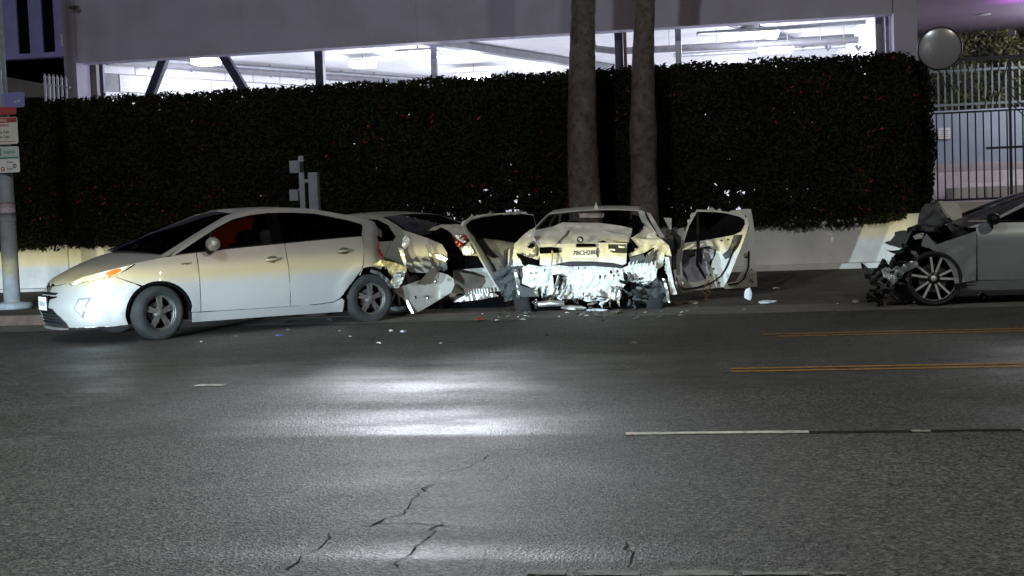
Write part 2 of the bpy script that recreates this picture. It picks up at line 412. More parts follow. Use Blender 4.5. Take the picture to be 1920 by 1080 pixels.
for X in xs:
    h = kerb_h(X)
    for Yv in ys:
        t = max(0, min(1, (Yv-16.93)/6.1)); t2 = max(0, min(1, (Yv-21.2)/1.85))
        k = (h-.012)/.138
        v.append((X, Yv, k*(.15+.06*t)+(1-k)*(.012+.20*t2)))
n_ = len(ys)
for i in range(len(xs)-1):
    for j in range(n_-1): f.append((i*n_+j, (i+1)*n_+j, (i+1)*n_+j+1, i*n_+j+1))
struct(meshobj('sidewalk', v, f, 'sidewalk', smooth=True))

def strip(name, x0, x1, y, w, m, z=.004, wob=.004, ends=None, seed=1):
    rnd = random.Random(seed); n = max(2, int(abs(x1-x0)/.12)); v = []; f = []
    for i in range(n+1):
        x = x0+(x1-x0)*i/n
        v += [(x, y-w/2+rnd.uniform(-wob, wob), z), (x, y+w/2+rnd.uniform(-wob, wob), z)]
    for i in range(n): f.append((2*i, 2*i+2, 2*i+3, 2*i+1))
    return struct(meshobj(name, v, f, m))
for k, (yy, x0) in enumerate(((12.95, .42), (12.72, .55), (10.19, .07), (10.01, .07))):
    strip('road_marking', x0, 40, yy, .085, 'yellow_paint', seed=k)
strip('road_marking', -.55, .47, 7.245, .075, 'white_paint', seed=8)
strip('road_marking', 1.02, 1.12, 7.235, .06, 'worn_paint', seed=9, wob=.008)
strip('road_marking', 1.60, 1.80, 7.235, .06, 'worn_paint', seed=10, wob=.008)
strip('road_marking', 4.4, 7.4, 7.245, .10, 'white_paint', seed=11)
for k, (x0, x1, w_) in enumerate(((-.70, -.56, .05), (-.52, -.30, .06), (-.22, .02, .055), (.05, .27, .045), (.33, .40, .03))):
    strip('road_marking', x0, x1, 4.405, w_, 'faded_paint', seed=30+k, wob=.014)
strip('road_marking', -4.2, -3.95, 9.75, .10, 'white_paint', seed=13, wob=.012)
strip('tar_joint', .47, 12, 7.228, .065, 'tar', z=.0025, wob=.012, seed=14)
def crack(pts, w, seed):
    rnd = random.Random(seed); P = []
    for i in range(len(pts)-1):
        a = gnd(*pts[i]); b = gnd(*pts[i+1]); k = max(2, int((b-a).length/.05))
        for j in range(k):
            p = a.lerp(b, j/k); P.append(Vector((p.x+rnd.uniform(-.022, .022), p.y+rnd.uniform(-.022, .022), .0025)))
    v = []; f = []
    for i, p in enumerate(P):
        d = (P[min(i+1, len(P)-1)]-P[max(i-1, 0)]); nrm = Vector((-d.y, d.x, 0)).normalized()*(w*max(.07, .30+.55*noise.noise(p*3.1))*rnd.uniform(.25, 1))
        v += [p+nrm, p-nrm]
    for i in range(len(P)-1): f.append((2*i, 2*i+1, 2*i+3, 2*i+2))
    struct(meshobj('road_crack', v, f, 'tar'))
crack([(1000, 812), (985, 826), (930, 850), (890, 872), (820, 890), (805, 912), (770, 940), (765, 958), (690, 985), (620, 1000), (590, 1030), (530, 1075)], .016, 1)
crack([(820, 985), (800, 1010), (760, 1040), (740, 1075)], .012, 2)
crack([(985, 800), (1060, 780), (1130, 758), (1200, 730)], .010, 3)
crack([(1180, 1015), (1178, 1045), (1190, 1070)], .014, 4)
crack([(330, 822), (470, 806), (520, 802), (700, 798), (850, 795), (1000, 795), (1130, 790)], .009, 5)
crack([(380, 982), (560, 982), (640, 978), (900, 990), (1010, 1000)], .008, 6)
crack([(0, 700), (200, 690), (420, 682), (500, 678)], .012, 7)
crack([(1000, 735), (1040, 730), (1180, 690)], .007, 8)

# ------------------------------------------------------------------ low wall, hedge
wall = empty('planter_wall', (-14, 23.1, .1)); 
tag(wall, 'long low pale stucco wall running below the dark hedge', 'wall')
def loc_build(mb, name, m, parent, smooth=False):
    inv = parent.matrix_basis.inverted(); mb.v = [inv@Vector(p) for p in mb.v]; return mb.build(name, m, parent, smooth)
bevel(loc_build(MB().box((-60, 23.0, .05), (3.72, 23.28, 1.04)), 'wall_face', 'stucco', wall), .015)
bevel(loc_build(MB().box((-60, 22.66, .05), (3.72, 23.0, .262)), 'footing', 'stucco', wall), .012)
for X in (-12.55, 3.45):
    bevel(loc_build(MB().box((X-.21, 22.93, .05), (X+.21, 23.0, 1.075)), 'pilaster', 'stucco', wall), .01)

hedge = empty('hedge', (-5, 23.5, 1.0)); tag(hedge, 'tall dark clipped hedge with scattered red blossoms above the low wall', 'hedge')
rnd = random.Random(5)
def gap(X, z):          # thin places low in the hedge where the lit garage shows through
    if z > 1.82 or z < 1.05: 
        return 0
    g = 0
    for a, b, w in ((-8.9, -8.2, .35), (-7.0, -6.2, .3), (-5.85, -3.5, .9), (-3.2, -2.6, .35), (-.55, .55, .85), (1.1, 1.9, .5)):
        if a < X < b: g = max(g, w)
    return g*(1 if z < 1.62 else .5)*(.97 if noise.noise(Vector((X*2.3, z*4, 3))) > -.05 else .2)*(1 if noise.noise(Vector((X*9, z*9, 5))) > -.1 else .3)
def hedge_front(X, z):
    y = 22.86 + .10*noise.noise(Vector((X*.7, z*.9, 1))) + .05*noise.noise(Vector((X*2.5, z*2.5, 5)))
    y -= .10*math.sin(max(0, min(1, (z-1)/2.8))*PI)
    if X > 2.9: y += 1.0*((X-2.9)/.85)**2.2
    return y
def hedge_top(X): return 3.83 + .035*noise.noise(Vector((X*1.3, 0, 9))) + .02*noise.noise(Vector((X*5, 0, 2))) - (.35*((X-3.2)/.6)**2 if X > 3.2 else 0)
def hedge_right(z): return 3.66+.10*math.sin((z-1)/2.8*PI)+.05*noise.noise(Vector((z*2, 0, 4)))
def hedge_bot(X): return 1.02 + .05*noise.noise(Vector((X*1.7, 3, 3))) - (.10 if X > -.2 else 0)*max(0, math.sin((X+.2)/3.8*PI))
def leaves(name, m, spots, size):
    V = []; F = []
    for (p, nrm) in spots:
        s = size*rnd.uniform(.6, 1.35)
        a = Vector((rnd.gauss(0, 1), rnd.gauss(0, 1), rnd.gauss(0, 1))); n = (nrm*1.1+a*.55).normalized()
        t = n.cross(Vector((rnd.gauss(0, 1), rnd.gauss(0, 1), rnd.gauss(0, 1)))).normalized(); b = n.cross(t)
        k = len(V); V += [p-t*s, p+b*s*.42+n*s*.10, p+t*s, p-b*s*.42+n*s*.10]; F.append((k, k+1, k+2, k+3))
    mb = MB(); mb.v = V; mb.f = F
    return loc_build(mb, name, m, hedge)
spots = []; inner = []; fl = []
front = Vector((0, -1, .15))
for i in range(80000):
    X = rnd.uniform(-18.5, 3.75) if i % 3 else rnd.uniform(-13, 3.75)
    z = rnd.uniform(hedge_bot(X)-.02, hedge_top(X))
    if X > hedge_right(z) or rnd.random() < gap(X, z): continue
    spots.append((Vector((X, hedge_front(X, z)+abs(rnd.gauss(0, .09)), z)), front))
for i in range(9000):
    X = rnd.uniform(-18.5, 3.6); spots.append((Vector((X, rnd.uniform(hedge_front(X, 3.7), 24.3), hedge_top(X)+rnd.uniform(-.08, .05))), Vector((0, -.3, 1))))
for i in range(5000):
    z = rnd.uniform(1, 3.7); y = rnd.uniform(23.1, 24.3); spots.append((Vector((hedge_right(z)+rnd.uniform(-.1, .02), y, z)), Vector((1, -.3, 0))))
for i in range(26000):
    X = rnd.uniform(-18.5, 3.6); z = rnd.uniform(1.0, 3.74)
    if X > hedge_right(z)-.06 or rnd.random() < min(1, gap(X, z)*1.22): continue
    inner.append((Vector((X, hedge_front(X, z)+rnd.uniform(.2, .9), z)), front))
for i in range(900):
    X = rnd.uniform(-13, 3.7); z = rnd.uniform(1.05, 3.8)
    d = noise.noise(Vector((X*.55, z*.8, 7)))+(.12 if X > 1.5 else 0)+(.08 if z < 2 else 0)
    if d > .12 and X < hedge_right(z): fl.append((Vector((X, hedge_front(X, z)-.02+rnd.uniform(0, .05), z)), front))
for i in range(16):
    X = rnd.uniform(-6.6, -4.4); fl.append((Vector((X, 23.0, hedge_top(X)+.02)), front))
leaves('foliage', 'leaf', spots, .050)['kind'] = 'stuff'
leaves('inner_foliage', 'leaf_inner', inner, .15)['kind'] = 'stuff'
leaves('blossom', 'flower', fl, .038)['kind'] = 'stuff'
mb = MB()
for i in range(70):
    X = -18+i*.31+rnd.uniform(-.1, .1)
    if X > 3.3: break
    mb.tube([(X, 23.55, .6), (X+rnd.uniform(-.1, .1), 23.5, 1.6), (X+rnd.uniform(-.2, .2), 23.5, 2.9)], [.03, .022, .01], 5)
loc_build(mb, 'branches', 'bark', hedge)['kind'] = 'stuff'

# ------------------------------------------------------------------ parking garage
gar = empty('parking_garage', (-5, 24.5, .1)); tag(gar, 'pale parking garage with plain upper band and brightly lit open level', 'building')
G = lambda mb, name, m, smooth=False: loc_build(mb, name, m, gar, smooth)
segs = [-12.985, -9.2, -5.65, -5.25, -4.15, -3.75, -.6, 3.28]
for i in range(len(segs)-1):
    narrow = segs[i+1]-segs[i] < .6
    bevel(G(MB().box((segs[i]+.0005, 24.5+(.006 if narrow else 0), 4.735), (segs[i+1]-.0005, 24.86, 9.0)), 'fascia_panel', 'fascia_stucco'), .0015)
CEIL = 5.16
G(MB().box((-13.25, 24.87, CEIL), (3.3, 42, CEIL+.25)), 'ceiling', 'garage_white')
G(MB().box((-13.25, 24.9, .02), (3.3, 42, .12)), 'floor', 'garage_white')
G(MB().box((-13.25, 38.0, .12), (3.3, 38.2, CEIL-.003)), 'back_wall', 'garage_white')
G(MB().box((3.10, 25.3, .12), (3.30, 37.99, CEIL-.003)), 'side_wall', 'garage_white')
# corner pier left and right of the opening
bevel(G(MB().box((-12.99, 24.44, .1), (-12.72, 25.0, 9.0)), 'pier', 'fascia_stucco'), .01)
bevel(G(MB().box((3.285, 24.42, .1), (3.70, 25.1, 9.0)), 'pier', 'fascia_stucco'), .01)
# slanting white block wall on the left, every block laid separately
A = Vector((-13.1, 26.3, 0)); B = Vector((-7.6, 34.5, 0)); d = (B-A).normalized(); nn = Vector((d.y, -d.x, 0)); L = (B-A).length
mw = MB(); q = [A, B, B-nn*.2, A-nn*.2]
mw.add([p+Vector((0, 0, z)) for z in (.12, CEIL-.003) for p in q], [(0, 3, 2, 1), (4, 5, 6, 7), (0, 1, 5, 4), (1, 2, 6, 5), (2, 3, 7, 6), (3, 0, 4, 7)])
bw = G(mw, 'block_wall', 'pipe_grey')
ginv = gar.matrix_basis.inverted(); ang = math.atan2(d.y, d.x)
blk = MB().box((-.385, 0, -.185), (.385, .018, .185)); bme = None
for row in range(5):
    z = 3.38+row*.39
    for i in range(13):
        t = .4+i*.79+(.395 if row % 2 else 0)
        if t > L-.4: break
        if bme is None:
            o = blk.build('block', 'block_white', bw); bme = o.data
        else:
            o = bpy.data.objects.new('block', bme); COL.objects.link(o); o.parent = bw
        p = ginv@(A+d*t+nn*.0+Vector((0, 0, z))); o.location = p; o.rotation_euler = (0, 0, ang+PI)
def gpost(x, y0, y1, Y, w, m, name='post'):
    a = at(x, y0, Y); b = at(x, y1, Y); mb = MB().box((a.x-w/2, Y-w/2, min(2.0, b.z)), (a.x+w/2, Y+w/2, 5.0)); return bevel(G(mb, name, m), .008)
gpost(599, 98, 160, 25.15, .17, 'brace_blue'); gpost(813, 98, 150, 25.5, .12, 'galvanised')
gpost(1160, 66, 135, 25.1, .16, 'brace_blue'); gpost(1171, 66, 135, 25.5, .07, 'rust')
gpost(1271, 55, 130, 25.3, .12, 'galvanised'); gpost(1647, 25, 100, 25.05, .13, 'pipe_grey'); gpost(1666, 22, 100, 25.2, .16, 'galvanised', 'corner_post')
gpost(176, 118, 180, 25.3, .16, 'trim_grey', 'conduit'); gpost(190, 118, 180, 25.15, .085, 'brace_blue', 'conduit'); gpost(166, 118, 180, 25.4, .05, 'picket_white', 'conduit')
for (x0, y0, x1, y1) in ((312, 100, 272, 205), (414, 95, 476, 198)):
    bevel(G(MB().bar(at(x0, y0, 25.1), at(x1, y1, 25.1), .17, .17, (0, 1, 0)), 'brace', 'brace_blue'), .008)
def gpipe(pts, r, m='pipe_grey', name='pipe'): return G(MB().tube(pts, r, 10), name, m, True)
off = nn*.25
gpipe([A+off+Vector((0, 0, 4.98)), B+off+Vector((0, 0, 4.98))], .085); gpipe([A+off*1.8+Vector((0, 0, 5.04)), B+off*1.8+Vector((0, 0, 5.04))], .04, 'galvanised')
for k in range(8):
    c = A+off+d*(1+k*1.1); G(MB().box((c.x-.02, c.y-.02, 4.86), (c.x+.02, c.y+.02, CEIL)), 'pipe_hanger', 'galvanised')
bevel(G(MB().bar((-6.6, 25.2, 5.06), (-2.2, 34.5, 5.06), .22, .16), 'beam', 'pipe_grey'), .01)
bevel(G(MB().bar((-.1, 25.2, 5.06), (2.2, 31.5, 5.06), .20, .16), 'beam', 'pipe_grey'), .01)
gpipe([(-2.7, 27.6, 5.13), (-2.66, 27.65, 4.95), (-2.45, 27.7, 4.82), (-2.0, 27.75, 4.75), (3.1, 28.6, 4.80)], .075)
gpipe([(-1.4, 29.2, 4.92), (3.1, 29.4, 4.98)], .06); gpipe([(-.3, 26.6, 4.86), (3.1, 27.2, 4.98)], .045, 'galvanised')
gpipe([(-.9, 30.8, 4.96), (3.1, 31.2, 5.0)], .05, 'galvanised')
for X in (-1.6, -.9, .1, .9, 1.6, 2.3, 2.8):
    G(MB().tube([(X, 27.72+.19*(X+2)*.85, 4.78), (X, 27.72+.19*(X+2)*.85, CEIL)], .012, 6), 'pipe_hanger', 'galvanised')
for (x, y) in ((1548, 85), (1605, 85)):
    p = at(x, y, 28.0); G(MB().tube([p, p+Vector((.05, 0, -.10)), p+Vector((.1, 0, -.02))], .035, 8), 'sprinkler_elbow', 'pipe_grey', True)
# ceiling lamps: glowing box fittings plus their light
def garage_lamp(p, power, size=(.5, .16), r=.1, vis=True):
    o = empty('ceiling_lamp', p)
    bevel(MB().box((-size[0]/2-.04, -.29, .05), (size[0]/2+.04, .29, .10)).build('housing', 'sign_white', o), .01)
    bevel(MB().box((-size[0]/2, -.25, -.06), (size[0]/2, .25, .045)).build('diffuser', 'lamp_glow', o), .02)
    MB().tube([(0, 0, .1), (0, 0, CEIL-p[2])], .012, 6).build('stem', 'galvanised', o)
    ld = bpy.data.lights.new('garage_light', 'POINT'); ld.energy = power; ld.color = (.86, .90, 1); ld.shadow_soft_size = r
    lo = bpy.data.objects.new('garage_light', ld); COL.objects.link(lo); lo.location = (p[0], p[1], p[2]-.22)
    return o
pA = at(783, 103, 26.7)
spot('garage_floodlight', (pA.x, 26.35, 4.80), (-2.55, 9.5, 0), 6000, 19, .95, (.88, .92, 1), .12)
tag(garage_lamp((pA.x, pA.y, pA.z), 240, (.75, .2)), 'brightest ceiling lamp in the garage, above the hedge left of the palms', 'ceiling lamp')
pB = at(888, 140, 32.0)
tag(garage_lamp((pB.x, pB.y, 4.86), 150, (.75, .2)), 'ceiling lamp farther back, just above the hedge top left of the palms', 'ceiling lamp')
pC = at(1425, 74, 27.2)
tag(garage_lamp((pC.x, pC.y, 4.86), 150, (.75, .2)), 'ceiling lamp at the front edge of the garage right of the palms', 'ceiling lamp')
pD = at(1455, 104, 30.0)
tag(garage_lamp((pD.x, pD.y, 4.86), 150, (.75, .2)), 'ceiling lamp among the pipes, low over the hedge right of the palms', 'ceiling lamp')
for k, (X, Y) in enumerate(((-11.0, 27.0), (-8.0, 29.0), (-4.5, 35.5), (.5, 35.5))):
    tag(garage_lamp((X, Y, 4.9 if k > 1 else 4.95), 75), ['ceiling lamp near the slanting white block wall by the left brace', 'ceiling lamp behind the upper band between brace and dark post', 'deep ceiling lamp at the back of the garage left of the palms', 'deep ceiling lamp at the back of the garage right of the palms'][k], 'ceiling lamp')
# small security camera on the pier
p = at(141, 14, 24.40); sc_ = empty('security_camera', p); tag(sc_, 'small security camera bracketed to the left pier of the garage', 'camera')
MB().tube([(-.12, 0, .02), (-.02, 0, 0), (.10, -.10, -.03)], [.03, .04, .045], 10).build('camera_body', 'trim_grey', sc_, True)
MB().bar((0, .0, 0), (0, .12, .06), .025).build('bracket', 'trim_grey', sc_)

# ------------------------------------------------------------------ neighbouring building, left
lb = empty('office_building', (-16, 26, .1)); tag(lb, 'building with purple light in its paint and dark window bays at the left edge', 'building')
Lb = lambda mb, name, m, s=False: loc_build(mb, name, m, lb, s)
YB = 26.0
Lb(MB().box((-24, YB+.25, 3.0), (-13.35, 32, 9)), 'inner_wall', 'void_black')
def pxbox(x0, y0, x1, y1, Y, dep): 
    a = at(x0, y1, Y); b = at(x1, y0, Y); return MB().box((a.x, Y, a.z), (b.x, Y+dep, b.z))
for (x0, x1) in ((-90, -70), (-40, -12), (7, 25), (57, 72), (104, 124)):
    bevel(Lb(pxbox(x0, -60, x1, 106, YB, .07), 'mullion', 'purple_lit_paint'), .01)
for (y0, y1) in ((-60, 10), (105, 116)):
    bevel(Lb(pxbox(-200, y0, 126, y1, YB-.02, .26), 'band', 'purple_lit_paint'), .01)
for (x0, x1) in ((-70, -40), (-12, 7), (25, 57), (72, 104)):
    w_ = Lb(pxbox(x0, 10, x1, 105, YB+.05, .02), 'window_pane', 'dark_pane')
a = at(92, 102, YB+.08); Lb(MB().box((a.x, YB+.06, a.z), (a.x+.14, YB+.10, a.z+.09)), 'lit_notice', 'amber_glow')
for (x, y) in ((45, 20), (77, 24), (50, 26), (80, 22), (101, 50), (38, 22), (98, 30)):
    a = at(x, y, YB+.1); Lb(MB().box((a.x, YB+.09, a.z), (a.x+.05, YB+.11, a.z+.05)), 'window_sticker', 'sign_white')
Lb(MB().box((-24, YB+.05, 2.0), (-13.35, YB+.2, 4.40)), 'lower_wall', 'void_black')
cv = empty('roof_beam', at(40, 160, 24.0)); tag(cv, 'grey sloping beam end beside the white pickets at the left edge', 'beam')
sheet('beam_face', [(-60, 128), (10, 144), (86, 158), (86, 182), (-60, 184)], 24.0, 'trim_grey', cv, thick=.3, step=40, smooth=False)
pf = empty('picket_fence', at(105, 182, 23.9)); tag(pf, 'short white picket fence with pointed tops beside the pier', 'fence')
inv = pf.matrix_basis.inverted()
for i in range(6):
    x = 84+i*7.8; b = inv@at(x+2, 196, 23.9); t = inv@at(x, 146+i*.9, 23.9); tt = inv@at(x-.3, 137+i*.9, 23.9)
    MB().tube([b, t, t+(tt-t)*.15, tt], [.024, .024, .034, .003], 6).build('picket', 'picket_white', pf)
MB().bar(inv@at(81, 157, 23.88), inv@at(131, 164, 23.88), .03, .035).build('rail', 'picket_white', pf)

# ------------------------------------------------------------------ gate court, right
rb = empty('driveway_portal', (6, 25, .1)); tag(rb, 'entrance portal with purple lit soffit and pale fascia at the right edge', 'building')
Rb = lambda mb, name, m, s=False: loc_build(mb, name, m, rb, s)
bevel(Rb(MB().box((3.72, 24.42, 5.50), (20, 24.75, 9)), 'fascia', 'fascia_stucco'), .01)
Rb(MB().box((3.72, 24.76, 5.05), (20, 33.0, 5.3)), 'soffit', 'soffit')
Rb(MB().box((3.72, 24.75, 5.29), (20, 24.9, 5.52)), 'soffit_edge', 'soffit')
for (x, y) in ((1847, 26), (1835, 73), (1828, 91), (1822, 110), (1818, 131)):
    dd = ray(x, y); t = (5.045-CAM_H)/dd.z; p = dd*t+Vector((0, 0, CAM_H))
    Rb(MB().lathe([(.001, 0), (.10, 0), (.12, -.012), (.10, -.02), (.001, -.02)], 14, 'z', p), 'downlight', 'sign_white')
p = at(1898, 62, 26.0); Rb(MB().lathe([(.001, .0), (.07, 0), (.07, -.06), (.045, -.11), (.001, -.12)], 14, 'z', (p.x, p.y, p.z+.05)), 'dome_camera', 'trim_grey', True)
pl = bpy.data.lights.new('purple_light', 'SPOT'); pl.spot_size = rad(150); pl.spot_blend = .8; pl.energy = 30; pl.color = (.75, .12, 1); pl.shadow_soft_size = .15
po = bpy.data.objects.new('purple_light', pl); COL.objects.link(po); po.location = (5.9, 25.8, 4.55); po.rotation_euler = (PI, 0, 0)
cl = bpy.data.lights.new('court_light', 'POINT'); cl.energy = 260; cl.color = (.92, .95, 1); cl.shadow_soft_size = .3
co = bpy.data.objects.new('court_light', cl); COL.objects.link(co); co.location = (7.6, 27.0, 4.6)
lampm = empty('wall_lamp', (7.6, 27.0, 4.9)); tag(lampm, 'soffit lamp over the gated court, right of the picture edge', 'lamp')
bevel(MB().box((-.3, -.1, 0), (.3, .1, .14)).build('housing', 'sign_white', lampm), .01)
bevel(MB().box((-.27, -.08, -.03), (.27, .08, -.002)).build('diffuser', 'lamp_glow', lampm), .008)

cw = empty('court_wall', (6, 29, 1.0)); tag(cw, 'blue grey retaining wall inside the gated court', 'wall')
bevel(loc_build(MB().box((3.9, 29.0, 1.0), (12, 29.3, 3.22)), 'wall_face', 'court_wall', cw), .01)
bevel(loc_build(MB().box((3.9, 28.86, 1.0), (12, 29.0, 2.06)), 'plinth', 'court_floor', cw), .01)
bevel(loc_build(MB().box((7.35, 28.6, 1.0), (8.2, 29.35, 5.0)), 'column', 'ramp_light', cw), .01)
sg = tag(loc_build(MB().box((0, 0, 0), (.01, .01, .01)), 'tmp', 'sign_white', cw)); bpy.data.objects.remove(sg)
a = at(1760, 261, 28.95); b = at(1782, 239, 28.95)
ns = empty('wall_notice', ((a.x+b.x)/2, 28.97, a.z)); tag(ns, 'small white notice on the blue grey court wall behind the gate', 'sign')
w_ = b.x-a.x; h_ = b.z-a.z
bevel(MB().box((-w_/2, -.012, 0), (w_/2, .012, h_)).build('sign_plate', 'sign_white', ns), .004)
for i in range(4): MB().box((-w_*.36, -.0145, h_*(.18+.18*i)), (w_*(.36 if i % 2 else .28), -.0125, h_*(.22+.18*i))).build('text_line', 'pipe_grey', ns)
rp = empty('court_ramp', (5.5, 25.5, .2)); tag(rp, 'pale concrete ramp rising behind the black iron gate', 'ramp')
mb = MB(); mb.add([(3.8, 23.6, 1.22), (12, 23.6, 1.22), (12, 27.6, 1.62), (3.8, 27.6, 1.62), (3.8, 23.6, .1), (12, 23.6, .1), (12, 27.6, .1), (3.8, 27.6, .1)],
              [(0, 1, 2, 3), (0, 4, 5, 1), (1, 5, 6, 2), (2, 6, 7, 3), (3, 7, 4, 0)])
loc_build(mb, 'ramp_slab', 'court_floor', rp)
loc_build(MB().box((4.15, 24.2, 1.2), (5.9, 24.6, 1.50)), 'step', 'ramp_light', rp)
loc_build(MB().box((3.8, 27.6, 1.2), (12, 27.8, 1.86)), 'kerb_edge', 'ramp_light', rp)
tf = empty('teal_fence', (6, 29.1, 3.2)); tag(tf, 'teal iron fence on top of the blue grey court wall', 'fence')
inv = tf.matrix_basis.inverted()
for z in (3.32, 4.05): MB().box(inv@Vector((3.9, 29.08, z)), inv@Vector((7.3, 29.12, z+.05))).build('rail', 'teal_iron', tf)
bme = None
for i in range(24):
    p = inv@Vector((3.98+i*.14, 29.1, 3.22))
    if bme is None: o = MB().box((-.018, -.012, 0), (.018, .012, .98)).build('picket', 'teal_iron', tf); bme = o.data
    else: o = bpy.data.objects.new('picket', bme); COL.objects.link(o); o.parent = tf
    o.location = p
sh = empty('court_shrub', (6, 30.2, 3.0)); tag(sh, 'leafy green shrub growing behind the teal fence', 'shrub')
mb = MB(); V = []; F = []
for i in range(9000):
    p = Vector((rnd.uniform(3.6, 7.6), rnd.uniform(29.5, 31), rnd.uniform(3.1, 5.0))); s = rnd.uniform(.03, .075)
    if noise.noise(p*1.4) < -.22: continue
    n = Vector((rnd.gauss(0, .7), -1, rnd.gauss(0, .7))).normalized(); t = n.cross(Vector((rnd.gauss(0, 1), rnd.gauss(0, 1), rnd.gauss(0, 1)))).normalized(); b_ = n.cross(t)
    k = len(V); V += [p-t*s, p+b_*s*.4, p+t*s, p-b_*s*.4]; F.append((k, k+1, k+2, k+3))
mb.v = V; mb.f = F; mat('shrub_leaf', (.10, .095, .04), .6, island=.6); loc_build(mb, 'foliage', 'shrub_leaf', sh)['kind'] = 'stuff'
mb = MB()
for i in range(6): mb.tube([(4.2+i*.55, 30.3, .1), (4.2+i*.55+rnd.uniform(-.2, .2), 30.2, 3.2), (4.2+i*.6, 30.2, 4.6)], [.04, .03, .012], 6)
loc_build(mb, 'stems', 'bark', sh)

gt = empty('iron_gate', (5, 23.2, 1.2)); tag(gt, 'black iron gate with fanned upper bars over the low wall at right', 'gate')
inv = gt.matrix_basis.inverted(); YG = 23.2
bevel(loc_build(MB().box((3.73, 23.05, .05), (14, 23.32, 1.235)), 'base_wall', 'court_floor', gt), .012)
zb, zm, zt = 1.30, 2.80, 3.72
for z, h in ((zb, .035), (zm, .03), (zt, .06)):
    MB().box(inv@Vector((3.74, YG-.02, z-h)), inv@Vector((12, YG+.02, z))).build('rail', 'iron', gt)
bme = None
for i in range(60):
    p = inv@Vector((3.80+i*.1295, YG, zb))
    if bme is None: o = MB().box((-.011, -.011, 0), (.011, .011, zm-zb)).build('bar', 'iron', gt); bme = o.data
    else: o = bpy.data.objects.new('bar', bme); COL.objects.link(o); o.parent = gt
    o.location = p
XC = 5.02
for X in (XC, 9.9): MB().box(inv@Vector((X-.02, YG-.024, zb)), inv@Vector((X+.02, YG+.024, zt-.062))).build('stile', 'iron', gt)
for i in range(10):          # fan left of the stile
    t = i/9; X0 = 3.80+t*(XC-3.8); lean = (t-.45)*.55
    a = Vector((X0, YG, zt-.06)); X1 = X0-lean*.8; zz = zm+.0
    if X1 > XC-.05: X1 = XC-.05
    MB().bar(inv@a, inv@Vector((X1, YG, zt-.55 if t < .75 else zm+.05)), .018, .018, (0, 1, 0)).build('fan_bar', 'iron', gt)
for i in range(6):
    z = zt-.08-i*.15; MB().bar(inv@Vector((XC+.02, YG, z)), inv@Vector((XC+.62, YG, z-.62)), .018, .018, (0, 1, 0)).build('fan_bar', 'iron', gt)
a = at(1849, 278, YG); MB().box(inv@Vector((a.x, YG-.02, a.z-.02)), inv@Vector((12, YG+.02, a.z+.02))).build('lock_rail', 'iron', gt)

# convex mirror
c = at(1762, 91, 22.9); cm = empty('convex_mirror', c); tag(cm, 'round convex traffic mirror above the right end of the hedge', 'mirror')
rot = Matrix.Rotation(rad(-8), 3, 'Z') @ Matrix.Rotation(rad(12), 3, 'X')
mb = MB().lathe([(.001, -.055), (.09, -.051), (.18, -.040), (.26, -.024), (.325, -.008), (.345, 0)], 40, 'y'); mb.v = [rot@p for p in mb.v]; mb.build('mirror_dish', 'mirror_glass', cm, True)
mb = MB().lathe([(.345, -.012), (.365, -.012), (.372, .01), (.36, .04), (.25, .10), (.001, .14)], 40, 'y'); mb.v = [rot@p for p in mb.v]; mb.build('rim', 'mirror_back', cm, True)
MB().tube([(0, .12, 0), (-.05, .35, -.05), (-.2, 1.6, -.12)], .03, 8).build('arm', 'mirror_back', cm, True)

# small red plate on the wall behind the wreck
p = at(1428, 406, 22.98); rs = tag(bevel(meshobj('wall_plate', [Vector(q)+p for q in ((-.13, 0, -.06), (.13, 0, -.06), (.13, 0, .06), (-.13, 0, .06), (-.13, .02, -.06), (.13, .02, -.06), (.13, .02, .06), (-.13, .02, .06))],
    [(0, 1, 2, 3), (5, 4, 7, 6), (4, 0, 3, 7), (1, 5, 6, 2), (3, 2, 6, 7), (4, 5, 1, 0)], 'sign_red'), .004), 'small red plate at the wall top right of the open doors', 'plate')

